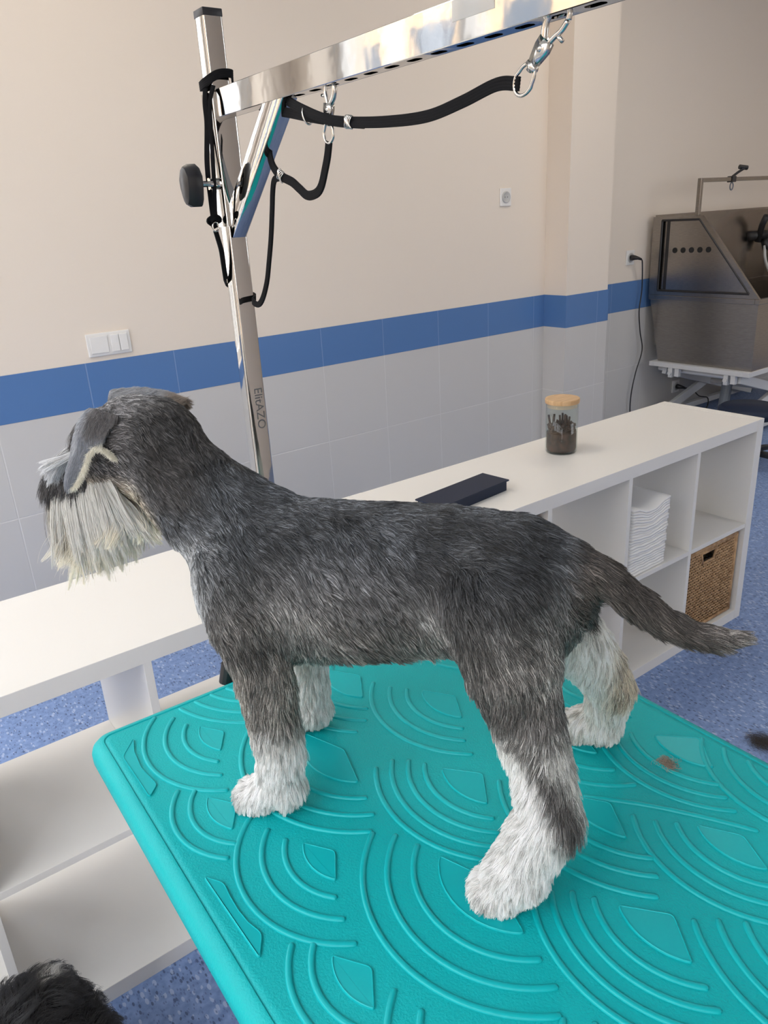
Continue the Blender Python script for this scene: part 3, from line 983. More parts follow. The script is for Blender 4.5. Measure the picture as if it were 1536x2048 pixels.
fan(-1.760, -0.700, [(0.055, 60), (0.080, 58), (0.105, 54)])
fan(-1.785, -0.866, [(0.090, 44), (0.111, 44), (0.131, 46)], 0.062, 40, 0.012)
fan(-1.882, -0.983, [(0.080, 44), (0.102, 45), (0.124, 48)], 0.060, 40)
fan(-1.740, -0.980, [(0.075, 80), (0.100, 80), (0.125, 75)])
fan(-1.930, -1.110, [(0.100, 46), (0.124, 46), (0.146, 45)], 0.078, 40, 0.03)
fan(-1.785, -1.140, small, 0.054)
fan(-1.882, -1.25, small, 0.054)
plate_poly([(-2.369, -0.352), (-2.338, -0.3535), (-2.366, -0.383)])
plate_poly([(-2.344, -0.390), (-2.368, -0.418), (-2.3685, -0.512), (-2.3535, -0.497), (-2.3575, -0.455), (-2.353, -0.418)], sc=0.35)
for k in (0, 1, 2):
    dy = -0.266 * k
    plate_poly([(-2.3685, -0.663 + dy), (-2.356, -0.684 + dy), (-2.3585, -0.705 + dy), (-2.3595, -0.724 + dy), (-2.3585, -0.742 + dy), (-2.354, -0.762 + dy), (-2.3685, -0.784 + dy)])
rib([wt(*p) for p in ((-1.984, -0.838), (-1.972, -0.853), (-1.958, -0.870), (-1.944, -0.889), (-1.930, -0.910), (-1.917, -0.932), (-1.904, -0.955), (-1.893, -0.976), (-1.886, -0.990))])
shade_auto(obj('embossed_pattern', bm, M_teal_smooth, t0), 60)
# steel frame below
bm = bm_new()
box(bm, 0.02, TWD - 0.02, -TLN + 0.02, -0.02, ZT_ - 0.062, ZT_ - 0.0365, 0.003)
obj('board', bm, M_black, t0)
for y_ in (-0.08, -TLN + 0.08):
    bm = bm_new(); box(bm, 0.05, TWD - 0.05, y_ - 0.02, y_ + 0.02, 0.74, ZT_ - 0.062, 0.002); obj('rail', bm, M_lift, t0)
for (xa, ya, xb, yb) in ((0.10, -0.10, 0.10, -TLN + 0.16), (TWD - 0.10, -0.10, TWD - 0.10, -TLN + 0.16)):
    bm = bm_new(); sweep(bm, [Vector((xa, ya, 0.75)), Vector((xb, yb, 0.08))], rrect(0.03, 0.05, 0.004, 2), up=(0, 0, 1)); obj('scissor_arm', bm, M_lift, t0)
    bm = bm_new(); sweep(bm, [Vector((xa + 0.034, ya, 0.08)), Vector((xa + 0.034, yb, 0.75))], rrect(0.03, 0.05, 0.004, 2), up=(0, 0, 1)); obj('scissor_arm', bm, M_lift, t0)
bm = bm_new(); box(bm, 0.07, TWD - 0.07, -TLN + 0.06, -0.04, 0.015, 0.075, 0.004); obj('base', bm, M_lift, t0)
for x_, y_ in ((0.1, -0.07), (TWD - 0.1, -0.07), (0.1, -TLN + 0.09), (TWD - 0.1, -TLN + 0.09)):
    bm = bm_new(); lathe(bm, [(0.001, 0.0), (0.022, 0.0), (0.022, 0.015), (0.001, 0.015)], (x_, y_, 0.0), 16); obj('foot', bm, M_black, t0)

# ------------------------------------------------------------------ grooming arm: pole, sleeve, arm, brace
PXC, PYC = -2.080, -0.326
t0 = thing('grooming_post', 'polished steel grooming post with a perforated arm clamped to the table edge', 'grooming post', (PXC, PYC, 0.78))
def aobj(name, bm_, m_, parent=None, auto=30):
    bmesh.ops.translate(bm_, verts=bm_.verts, vec=(-PXC, -PYC, -0.78))
    return shade_auto(obj(name, bm_, m_, parent or t0), auto)
hs = 0.0122
bm = bm_new()
sweep(bm, [Vector((PXC, PYC, 0.79)), Vector((PXC, PYC, 1.716))], rrect(2 * hs, 2 * hs, 0.0022, 4), up=(0, 1, 0))
pole = aobj('pole', bm, M_chrome)
bm = bm_new(); box(bm, PXC - hs - 0.0004, PXC + hs + 0.0004, PYC - hs - 0.0004, PYC + hs + 0.0004, 1.712, 1.7205, 0.001); aobj('end_cap', bm, M_black, pole)
hb = 0.0152
bm = bm_new()
sweep(bm, [Vector((PXC, PYC, 1.484)), Vector((PXC, PYC, 1.6335))], rrect(2 * hb, 2 * hb, 0.002, 3), up=(0, 1, 0))
sl = aobj('sleeve', bm, M_chrome)
# arm with slots on its underside: a tube of four walls, the bottom wall pierced
AX0, AX1, AZ0, AZ1 = PXC - 0.0095, PXC + 0.0095, 1.6065, 1.6365
AY0, AY1 = PYC - hb, -1.08
bm = bm_new()
box(bm, AX0, AX0 + 0.0015, AY1, AY0, AZ0, AZ1, 0.0006, seg=1)
box(bm, AX1 - 0.0015, AX1, AY1, AY0, AZ0, AZ1, 0.0006, seg=1)
box(bm, AX0 + 0.001, AX1 - 0.001, AY1, AY0, AZ1 - 0.0015, AZ1 - 0.0001)
slots = []
y_ = -0.512
while y_ > -1.05:
    slots.append(y_); y_ -= 0.0315
def slot_plate(bm_, z0, z1):
    # plate with rounded slots, built strip by strip
    xa, xb = AX0 + 0.001, AX1 - 0.001
    cx = (xa + xb) / 2
    hw, hl = 0.0042, 0.0088
    ys = [AY0]
    cuts = []
    for s_ in slots:
        cuts.append((s_ + hl, s_ - hl))
    cur_ = AY0
    for (y1_, y0_) in cuts:
        box(bm_, xa, xb, y1_, cur_, z0, z1)
        n_ = 10
        for i in range(n_):
            ya = y1_ + (y0_ - y1_) * i / n_; yb = y1_ + (y0_ - y1_) * (i + 1) / n_
            def w_(yy):
                c_ = (y1_ + y0_) / 2
                e_ = max(0, abs(yy - c_) - (hl - hw))
                return math.sqrt(max(0, hw * hw - e_ * e_))
            wa_, wb_ = w_(ya), w_(yb)
            for s_ in (-1, 1):
                xe = xa if s_ < 0 else xb
                q = [(xe, ya), (cx + s_ * wa_, ya), (cx + s_ * wb_, yb), (xe, yb)]
                lo_ = [bm_.verts.new((x, y, z0)) for x, y in q]; hi_ = [bm_.verts.new((x, y, z1)) for x, y in q]
                bm_.faces.new(lo_); bm_.faces.new(hi_)
                bm_.faces.new((lo_[1], lo_[2], hi_[2], hi_[1]))
        cur_ = y0_
    box(bm_, xa, xb, AY1, cur_, z0, z1)
slot_plate(bm, AZ0 + 0.0001, AZ0 + 0.0015)
box(bm, AX0 + 0.001, AX1 - 0.001, AY1, AY1 + 0.001, AZ0 + 0.001, AZ1 - 0.001)
arm_o = obj('arm', bm, M_chrome, t0)
arm_o.data.transform(Matrix.Translation((-PXC, -PYC, -0.78)))
# diagonal brace
bm = bm_new()
a_, b_ = Vector((PXC, -0.470, AZ0 - 0.001)), Vector((PXC, -0.352, 1.500))
dirn = (b_ - a_).normalized()
pr = rrect(0.019, 0.030, 0.0015, 3)
rings = []
for (pt, kind) in ((a_, 'top'), (b_, 'end')):
    ring_ = []
    for sx, sn in pr:
        nn = Vector((0, -dirn.z, dirn.y))       # across the brace in the y-z plane
        p = pt + Vector((sx, 0, 0)) + nn * sn
        if kind == 'top':
            p = p + dirn * ((AZ0 - p.z) / dirn.z)
        else:
            p = p + dirn * ((AY0 - 0.0002 - p.y) / dirn.y) if sn < 0.3 and abs((AY0 - p.y) / dirn.y) < 0.05 else p
        ring_.append(bm.verts.new(p))
    rings.append(ring_)
for j in range(len(pr)):
    bm.faces.new((rings[0][j], rings[0][(j + 1) % len(pr)], rings[1][(j + 1) % len(pr)], rings[1][j]))
bm.faces.new(rings[0][::-1]); bm.faces.new(rings[1])
aobj('brace', bm, M_chrome)
# clamping knob
bm = bm_new()
tube(bm, [Vector((PXC - hb, PYC - 0.002, 1.534)), Vector((PXC - hb - 0.012, PYC - 0.002, 1.534))], 0.0068, 16)
kn = aobj('knob_boss', bm, M_chrome)
bm = bm_new()
tube(bm, [Vector((PXC - hb - 0.011, PYC - 0.002, 1.534)), Vector((PXC - hb - 0.032, PYC - 0.002, 1.534))], 0.0036, 10)
aobj('threaded_stem', bm, M_clip, kn)
bm = bm_new()
kx = PXC - hb - 0.036
prof_k = [(0.0, 0.024), (0.008, 0.020), (0.0145, 0.010), (0.0135, -0.004), (0.008, -0.020), (0.003, -0.0245), (-0.005, -0.0245), (-0.010, -0.018), (-0.0135, -0.004), (-0.0145, 0.010), (-0.008, 0.020)]
ringsk = []
for dx_, sc_ in ((0.011, 0.60), (0.011, 0.92), (0.009, 1.0), (-0.002, 1.0), (-0.008, 0.86), (-0.010, 0.6)):
    ringsk.append([bm.verts.new((kx + dx_, PYC - 0.002 + a * sc_, 1.533 + c * sc_)) for a, c in prof_k])
for a_, b_ in zip(ringsk[:-1], ringsk[1:]):
    for j in range(len(a_)):
        bm.faces.new((a_[j], a_[(j + 1) % len(a_)], b_[(j + 1) % len(a_)], b_[j]))
bm.faces.new(ringsk[-1])
inr = [bm.verts.new((kx - 0.001, v.co.y, v.co.z)) for v in ringsk[0]]
for j in range(len(inr)):
    bm.faces.new((ringsk[0][j], ringsk[0][(j + 1) % len(inr)], inr[(j + 1) % len(inr)], inr[j]))
bm.faces.new(inr)
tube(bm, [Vector((kx - 0.001, PYC - 0.002, 1.534)), Vector((kx + 0.012, PYC - 0.002, 1.534))], 0.006, 12)
aobj('knob', bm, M_black, kn, 40)
# clamp under the table edge
bm = bm_new()
box(bm, PXC - 0.03, PXC + 0.03, PYC - 0.075, PYC - hs - 0.0005, 0.782, 0.796, 0.002)
box(bm, PXC - 0.03, PXC + 0.03, PYC - hs - 0.0006, PYC + hs + 0.004, 0.782, 0.812, 0.002)
cl = aobj('table_clamp', bm, M_clip)
bm = bm_new()
tube(bm, [Vector((PXC - 0.095, PYC + 0.002, 0.855)), Vector((PXC - 0.03, PYC + 0.002, 0.80))], 0.006, 10)
tube(bm, [Vector((PXC - 0.092, PYC + 0.002, 0.872)), Vector((PXC - 0.10, PYC + 0.002, 0.842))], 0.011, 12)
aobj('clamp_lever', bm, M_black, cl)
# engraved word down the front of the post
eng = text('ElitAZO', 0.017, mat('engraving', (0.20, 0.20, 0.20), 0.45, 0.8), pole, (0.0015, -hs - 0.0001, 1.248 - 0.78), (PI / 2, PI / 2, 0), 'engraving', 0.00005)
# clear tape on the arm
M_tape = mat('clear_tape', (0.62, 0.62, 0.6), 0.25)
nodes(M_tape)[2].inputs['Alpha'].default_value = 0.45
bm = bm_new(); box(bm, AX0 - 0.0005, AX0 - 0.0001, -0.806, -0.760, 1.6215, 1.6360, 0.0001)
aobj('tape', bm, M_tape, None, 80)

# ------------------------------------------------------------------ black grooming nooses and their snap hooks
def ribbon(name, pts, parent, off, w_=0.0098, th=0.0026, up=None, n_=8, wscale=None):
    P = smooth_path(pts, n_)
    b1 = bm_new()
    # flat woven band with three lengthwise ridges
    hw, ht = w_ / 2, th / 2
    prof = []
    for i in range(13):
        s_ = -hw * 0.92 + 2 * hw * 0.92 * i / 12
        prof.append((s_, ht * (0.82 + 0.22 * math.cos(i / 12 * PI * 8))))
    prof.append((hw, 0))
    prof += [(-a, -c) for a, c in prof[:13]]
    prof.append((-hw, 0))
    ups = up or (1, 0, 0)
    if isinstance(ups[0], (tuple, list)):
        m_ = len(P); k = len(ups)
        U = []
        for i in range(m_):
            t_ = i / (m_ - 1) * (k - 1); j = min(int(t_), k - 2); q = t_ - j
            U.append(tuple(Vector(ups[j]).lerp(Vector(ups[j + 1]), q)))
        ups = U
    sc = None
    sweep(b1, [p - off for p in P], prof, up=ups, scale=sc)
    return obj(name, b1, M_strap, parent, True)
def snap_hook(parent, off, top, ring_at, tilt, flip=1):
    """swivel snap: hook at the arm slot, body, swivel, D-ring holding the strap. All in the plane x = const."""
    top, ring_at = Vector(top), Vector(ring_at)
    ax = (ring_at - top); L_ = ax.length; ax.normalize()
    side = Vector((0, ax.z, -ax.y)) * flip
    def P(s_, t_, x_=0): return top + ax * (s_ * L_) + side * t_ + Vector((x_, 0, 0)) - off
    b1 = bm_new()
    tube(b1, smooth_path([P(-0.02, 0.0085), P(0.10, 0.0095), P(0.24, 0.0075), P(0.36, 0.003), P(0.50, 0.0)], 5), 0.0026, 10, None)
    tube(b1, smooth_path([P(-0.02, 0.0085), P(-0.11, 0.006), P(-0.13, 0.0), P(-0.11, -0.005), P(-0.03, -0.0075)], 5), 0.0022, 10)
    bodyp = [(-0.0055, .34), (0.0055, .34), (0.0060, .46), (0.0045, .60), (0.0035, .68), (-0.0035, .68), (-0.0045, .60), (-0.0062, .46)]
    lo_ = [b1.verts.new(P(s_, t_, -0.0028)) for t_, s_ in bodyp]; hi_ = [b1.verts.new(P(s_, t_, 0.0028)) for t_, s_ in bodyp]
    b1.faces.new(lo_[::-1]); b1.faces.new(hi_)
    for i in range(len(lo_)):
        b1.faces.new((lo_[i], lo_[(i + 1) % len(lo_)], hi_[(i + 1) % len(lo_)], hi_[i]))
    tube(b1, [P(.47, 0, -0.0036), P(.47, 0, 0.0036)], 0.0024, 12)
    tube(b1, [P(.66, 0), P(.80, 0)], 0.0026, 10)
    tube(b1, [P(.73, -0.0048), P(.73, 0.0048)], 0.0026, 10)
    hk = obj('snap_hook', b1, M_clip, parent, True)
    b1 = bm_new()      # sprung gate with its thumb lever
    tube(b1, smooth_path([P(-0.02, -0.0075), P(0.12, -0.0070), P(0.25, -0.0045), P(0.40, -0.002)], 4), 0.0019, 8)
    tube(b1, [P(0.20, -0.006), P(0.20, -0.0125)], 0.0016, 8)
    obj('gate', b1, M_clip, hk, True)
    b1 = bm_new()
    loop = []
    for k in range(28):
        a = 2 * PI * k / 28
        wv = 0.0088 * math.sin(a) * (1.0 if math.cos(a) < 0 else 0.9)
        loop.append(P(0.93 - 0.22 * math.cos(a), wv))
    tube(b1, loop, 0.00145, 8, closed=True, up=(1, 0, 0))
    obj('swivel_ring', b1, M_clip, hk, True)
    return hk
def crimp(parent, off, p, ax):
    b1 = bm_new()
    p, ax = Vector(p), Vector(ax).normalized()
    sd_ = Vector((0, ax.z, -ax.y))
    for k in range(5):
        c_ = p + ax * (k - 2) * 0.0022
        loop = [c_ + sd_ * (0.0056 * math.cos(a)) + Vector((0.0026 * math.sin(a), 0, 0)) + ax * 0.0009 * math.sin(a * 3 + k) - off for a in [2 * PI * j / 20 for j in range(20)]]
        tube(b1, loop, 0.00075, 6, closed=True, up=tuple(ax))
    return obj('wire_crimp', b1, M_clip, parent, True)
XS = -2.0815
# long noose: hangs from the far-right hook back to the post
off = Vector((XS, -0.84, 1.606))
t0 = thing('grooming_noose', 'long black grooming noose sagging from the right-hand snap hook to the post', 'noose', off)
snap_hook(t0, off, (XS, -0.862, 1.6065), (XS, -0.826, 1.570), 0, -1)
ribbon('strap', [(XS, -0.8235, 1.5705), (XS, -0.800, 1.5735), (XS, -0.761, 1.567), (XS, -0.717, 1.562), (XS, -0.661, 1.5645), (XS, -0.602, 1.571), (XS, -0.545, 1.581), (XS, -0.487, 1.5935), (XS + 0.006, -0.44, 1.602), (XS + 0.018, -0.39, 1.615)], t0, off)
ribbon('strap', [(XS + 0.004, -0.620, 1.568), (XS - 0.002, -0.585, 1.5735), (XS - 0.004, -0.559, 1.580), (XS - 0.003, -0.518, 1.594), (XS, -0.490, 1.6045)], t0, off)
crimp(t0, off, (XS, -0.601, 1.5712), (0, -1, -0.16))
bm = bm_new()
tube(bm, [Vector((XS + 0.0055 * math.cos(a), -0.527 + 0.002 * math.sin(a), 1.586 + 0.0085 * math.sin(a))) - off for a in [2 * PI * k / 20 for k in range(20)]], 0.0011, 6, closed=True, up=(0, 1, 0))
obj('keeper_ring', bm, M_clip, t0, True)
ribbon('strap', [(PXC + 0.018, -0.39, 1.615), (PXC + 0.0195, -0.352, 1.630), (PXC + 0.0185, -0.318, 1.640), (PXC + 0.008, -0.303, 1.645), (PXC - 0.008, -0.304, 1.644), (PXC - 0.0170, -0.318, 1.642), (PXC - 0.0170, -0.335, 1.645), (PXC - 0.004, -0.343, 1.652), (PXC + 0.012, -0.344, 1.653), (PXC + 0.019, -0.332, 1.650)],
       t0, off, up=[(1, 0, 0), (1, 0, 0), (1, .4, 0), (0.3, 1, 0), (-0.3, 1, 0), (-1, 0.3, 0), (-1, -0.5, 0), (-.2, -1, 0), (.3, -1, 0), (1, -0.3, 0)])

# short noose: hangs from the near hook beside the brace
off = Vector((XS, -0.570, 1.606))
t0 = thing('grooming_noose', 'black grooming noose looping from the left-hand snap hook down and around the post', 'noose', off)
snap_hook(t0, off, (XS, -0.571, 1.6065), (XS, -0.5635, 1.563), 0, 1)
ribbon('strap', [(XS, -0.5635, 1.5575), (XS, -0.559, 1.545), (XS, -0.552, 1.532), (XS, -0.543, 1.518), (XS, -0.532, 1.5115), (XS, -0.514, 1.5105), (XS, -0.499, 1.518), (XS, -0.485, 1.5255), (XS, -0.468, 1.531), (XS, -0.456, 1.5360), (XS, -0.445, 1.546), (XS + 0.002, -0.438, 1.560), (XS + 0.012, -0.432, 1.575), (XS + 0.014, -0.41, 1.592)], t0, off)
crimp(t0, off, (XS, -0.462, 1.5335), (0, -1, -0.55))
ribbon('strap', [(XS, -0.458, 1.532), (XS, -0.446, 1.530), (XS, -0.4395, 1.518), (XS, -0.434, 1.499), (XS, -0.425, 1.470), (XS, -0.413, 1.440), (XS, -0.403, 1.418), (XS, -0.388, 1.398), (XS + 0.001, -0.372, 1.389), (XS + 0.004, -0.352, 1.392), (XS + 0.019, -0.33, 1.396), (XS + 0.015, -0.302, 1.402), (XS - 0.006, -0.303, 1.412), (XS - 0.015, -0.318, 1.422)],
       t0, off, w_=0.0075)
ribbon('strap', [(PXC - 0.0155, -0.318, 1.420), (PXC - 0.0185, -0.323, 1.440), (PXC - 0.0205, -0.326, 1.456), (PXC - 0.023, -0.326, 1.470), (PXC - 0.025, -0.326, 1.480)], t0, off, w_=0.0062, up=(0, 1, 0))
bm = bm_new()
tube(bm, [Vector((PXC - 0.026 + 0.004 * math.cos(a), -0.330, 1.4845 + 0.0055 * math.sin(a))) - off for a in [2 * PI * k / 20 for k in range(20)]], 0.0011, 6, closed=True, up=(0, 1, 0))
obj('keeper_ring', bm, M_clip, t0, True)
ribbon('strap', [(PXC - 0.025, -0.326, 1.483), (PXC - 0.027, -0.327, 1.489), (PXC - 0.020, -0.329, 1.492), (PXC - 0.026, -0.333, 1.496), (PXC - 0.033, -0.329, 1.492), (PXC - 0.027, -0.324, 1.488)], t0, off, w_=0.007, th=0.004, up=(0, 1, 0))
ribbon('strap', [(PXC - 0.026, -0.326, 1.494), (PXC - 0.0255, -0.325, 1.516), (PXC - 0.0245, -0.325, 1.556), (PXC - 0.0185, -0.326, 1.600), (PXC - 0.018, -0.327, 1.622), (PXC - 0.0165, -0.330, 1.640)], t0, off, w_=0.0062, up=[(-1, -.6, 0), (-1, -1, 0), (-1, -.4, 0)])
ribbon('strap', [(PXC - 0.024, -0.328, 1.494), (PXC - 0.0225, -0.333, 1.53), (PXC - 0.020, -0.336, 1.58), (PXC - 0.0175, -0.338, 1.620), (PXC - 0.012, -0.3425, 1.640)], t0, off, w_=0.005, up=[(-1, -.3, 0), (-1, -.3, 0)])
#DOG
# ------------------------------------------------------------------ dogs: body from blended tapered capsules, coat of real strands
def sdf_capsules(P, chains, k=0.018):
    """P (N,3); chain = (flat, [(a,b,h,r)...]) with b squeezed by flat; returns smooth union distance"""
    acc = None
    for flat, pts in chains:
        pts = np.array(pts, float)
        d_ = None
        for i in range(max(1, len(pts) - 1)):
            A = pts[i]; B = pts[min(i + 1, len(pts) - 1)]
            bm0 = (A[1] + B[1]) / 2
            Q = P.copy(); a = A[:3].copy(); c = B[:3].copy()
            if flat != 1.0:
                Q[:, 1] = bm0 + (Q[:, 1] - bm0) / flat; a[1] = bm0 + (a[1] - bm0) / flat; c[1] = bm0 + (c[1] - bm0) / flat
            ab = c - a
            L2 = max(1e-9, ab @ ab)
            t = np.clip(((Q - a) @ ab) / L2, 0, 1)
            di = np.linalg.norm(Q - a - t[:, None] * ab, axis=1) - (A[3] + (B[3] - A[3]) * t)
            if flat < 1: di = di * (0.5 + 0.5 * flat)
            d_ = di if d_ is None else np.minimum(d_, di)
        if acc is None: acc = d_
        else:
            h = np.clip(0.5 + 0.5 * (d_ - acc) / k, 0, 1)
            acc = d_ * (1 - h) + acc * h - k * h * (1 - h)
    return acc

def surface_nets(fn, lo, hi, cell):
    n_ = np.ceil((np.array(hi) - np.array(lo)) / cell).astype(int) + 1
    ax = [lo[i] + cell * np.arange(n_[i]) for i in range(3)]
    G = np.stack(np.meshgrid(*ax, indexing='ij'), -1).reshape(-1, 3)
    V = np.concatenate([fn(G[i:i + 400000]) for i in range(0, len(G), 400000)]).reshape(n_)
    neg = V < 0
    nc = n_ - 1
    cnt = np.zeros(nc); pos = np.zeros((*nc, 3))
    corner = [(i, j, k) for i in (0, 1) for j in (0, 1) for k in (0, 1)]
    for c in corner:
        for axx in range(3):
            if c[axx] == 1: continue
            e = list(c); e[axx] = 1
            s0 = tuple(slice(c[i], c[i] + nc[i]) for i in range(3)); s1 = tuple(slice(e[i], e[i] + nc[i]) for i in range(3))
            cr = neg[s0] != neg[s1]
            den = V[s0] - V[s1]
            t = np.where(cr, V[s0] / np.where(np.abs(den) < 1e-12, 1, den), 0)
            cnt += cr
            for i in range(3):
                pos[..., i] += cr * (c[i] + (t if i == axx else 0))
    act = cnt > 0
    idx = -np.ones(nc, int); idx[act] = np.arange(act.sum())
    g = np.stack(np.meshgrid(*[np.arange(m) for m in nc], indexing='ij'), -1)
    vv = (g[act] + pos[act] / cnt[act][:, None]) * cell + np.array(lo)
    faces = []
    for axx in range(3):
        b_, c_ = (axx + 1) % 3, (axx + 2) % 3
        sl0 = [slice(1, nc[i]) for i in range(3)]; sl0[axx] = slice(0, nc[axx])
        s1 = list(sl0); s1[axx] = slice(1, nc[axx] + 1)
        A = neg[tuple(sl0)]; B = neg[tuple(s1)]
        for flip in (False, True):
            w_ = np.argwhere((A & ~B) if not flip else (~A & B))
            if not len(w_): continue
            off_ = np.ones(3, int); off_[axx] = 0
            w_ = w_ + off_
            def at(db, dc):
                q = w_.copy(); q[:, b_] -= db; q[:, c_] -= dc
                return idx[q[:, 0], q[:, 1], q[:, 2]]
            f_ = np.stack([at(1, 1), at(0, 1), at(0, 0), at(1, 0)], 1)
            faces.append(f_ if not flip else f_[:, ::-1])
    return vv, np.concatenate(faces)

def mesh_from(name, vv, ff, m, parent=None, cols=None):
    me = bpy.data.meshes.new(name)
    me.from_pydata(vv.tolist(), [], ff.tolist())
    me.update()
    me.shade_smooth()
    me.materials.append(m)
    if cols is not None:
        a_ = me.color_attributes.new('col', 'FLOAT_COLOR', 'POINT')
        a_.data.foreach_set('color', np.concatenate([cols, np.ones((len(cols), 1))], 1).astype(np.float32).ravel())
    o_ = bpy.data.objects.new(name, me); COL.objects.link(o_)
    if parent: o_.parent = parent
    return o_

def attr_mat(name, rough, spec, tint=1.0):
    m = mat(name, (0.5, 0.5, 0.5), rough, spec=spec)
    n, l, b = nodes(m)
    at = n.new('ShaderNodeAttribute'); at.attribute_name = 'col'
    l.new(at.outputs['Color'], b.inputs['Base Color'])
    return m
M_skin = attr_mat('dog_undercoat', 0.9, 0.1)
M_fur = attr_mat('dog_fur', 0.42, 0.42)

def hash_noise(P, sc, seed):
    """smooth value noise in 3D"""
    Q = P * sc + seed * 17.31
    i = np.floor(Q).astype(np.int64); f_ = Q - i; f_ = f_ * f_ * (3 - 2 * f_)
    def h(a, b_, c):
        n_ = (a * 73856093) ^ (b_ * 19349663) ^ (c * 83492791) ^ (seed * 2654435)
        n_ = (n_ ^ (n_ >> 13)) * 1274126177
        return ((n_ ^ (n_ >> 16)) & 0xffff) / 65535.0
    r_ = 0
    for dx in (0, 1):
        for dy in (0, 1):
            for dz in (0, 1):
                wgt = (f_[:, 0] if dx else 1 - f_[:, 0]) * (f_[:, 1] if dy else 1 - f_[:, 1]) * (f_[:, 2] if dz else 1 - f_[:, 2])
                r_ = r_ + wgt * h(i[:, 0] + dx, i[:, 1] + dy, i[:, 2] + dz)
    return r_
def vnoise(P, sc, seed):
    return np.stack([hash_noise(P, sc, seed + j) for j in range(3)], 1) * 2 - 1

def unit(v): return v / np.maximum(1e-9, np.linalg.norm(v, axis=1, keepdims=True))

def sample_surface(vv, ff, n_, dens=None, r_=rng):
    tri = np.concatenate([ff[:, [0, 1, 2]], ff[:, [0, 2, 3]]])
    A, B, C_ = vv[tri[:, 0]], vv[tri[:, 1]], vv[tri[:, 2]]
    ar = np.linalg.norm(np.cross(B - A, C_ - A), axis=1)
    if dens is not None: ar = ar * dens((A + B + C_) / 3)
    ti = r_.choice(len(tri), n_, p=ar / ar.sum())
    u_, v_ = r_.random(n_), r_.random(n_)
    s_ = u_ + v_ > 1; u_[s_] = 1 - u_[s_]; v_[s_] = 1 - v_[s_]
    return A[ti] + (B[ti] - A[ti]) * u_[:, None] + (C_[ti] - A[ti]) * v_[:, None]

def sdf_normal(fn, P, e=0.002):
    g = np.stack([fn(P + np.eye(3)[i] * e) - fn(P - np.eye(3)[i] * e) for i in range(3)], 1)
    return unit(g)

def fur_curves(name, roots, nrm, flow, length, lift, cols, parent, K=6, rad=0.00016, droop=0.25, clump=28, clump_amt=0.55, wave=0.12, wave_sc=90, tipcol=1.15, seed=1, floor_z=None, radtip=0.25):
    """strands leaving the skin along normal*lift + flow, bending with gravity, drawn together in locks"""
    N = len(roots)
    r_ = np.random.default_rng(seed)
    flow_t = flow - nrm * np.sum(flow * nrm, 1, keepdims=True)
    flow_t = unit(flow_t + 0.10 * vnoise(roots, 120, seed + 5) + r_.normal(0, 0.05, (N, 3)))
    t = np.linspace(0, 1, K)
    L = length * (1 + r_.normal(0, 0.13, N))
    L = np.maximum(L, 0.002)
    lf = lift * (1 + r_.normal(0, 0.15, N))
    X = np.zeros((N, K, 3))
    wv = vnoise(roots, wave_sc, seed + 9)
    dirp = unit(np.cross(flow_t, nrm))
    X[:, 0] = roots
    cur_ = unit(nrm * lf[:, None] * 1.6 + flow_t * (1 - lf[:, None] * 0.4))
    ph = r_.random(N) * 0.8 + hash_noise(roots, 60, seed + 3) * 6
    for k in range(1, K):
        tk = t[k]
        dd_ = unit(nrm * (lf * (1.5 - 1.3 * tk))[:, None] + flow_t + np.array([0, 0, -1.0]) * droop * tk
                   + dirp * (wave * np.sin(ph + tk * 5.0))[:, None] + wv * wave * 0.6 * tk)
        X[:, k] = X[:, k - 1] + dd_ * (L / (K - 1))[:, None]
    if clump:
        nc_ = max(2, N // clump)
        ci = r_.choice(N, nc_, replace=False)
        kd = KDTree(nc_)
        for j, q in enumerate(roots[ci]): kd.insert(q, j)
        kd.balance()
        near = np.fromiter((kd.find(q)[1] for q in roots.tolist()), int, N)
        tgt = X[ci[near]]
        cw = (t ** 1.3)[None, :, None] * clump_amt * (0.5 + r_.random(N))[:, None, None]
        shift = (roots - roots[ci[near]])[:, None, :] * 0.25
        X = X * (1 - np.minimum(cw, 0.95)) + (tgt + shift) * np.minimum(cw, 0.95)
    if floor_z is not None:
        X[..., 2] = np.maximum(X[..., 2], floor_z)
    cu = bpy.data.hair_curves.new(name)
    cu.add_curves([K] * N)
    cu.attributes['position'].data.foreach_set('vector', X.astype(np.float32).ravel())
    ra = cu.attributes.get('radius') or cu.attributes.new('radius', 'FLOAT', 'POINT')
    rr_ = rad * (1 - (1 - radtip) * t ** 1.5)
    ra.data.foreach_set('value', np.tile(rr_, N).astype(np.float32))
    ca_ = cu.attributes.new('col', 'FLOAT_COLOR', 'POINT')
    g = (0.82 + (tipcol - 0.82) * t)[None, :, None]
    cc = np.clip(cols[:, None, :] * g, 0, 0.93)
    cc = np.concatenate([cc, np.ones((N, K, 1))], 2)
    ca_.data.foreach_set('color', cc.astype(np.float32).ravel())
    cu.materials.append(M_fur)
    o_ = bpy.data.objects.new(name, cu)
    COL.objects.link(o_)
    o_.parent = parent
    return o_

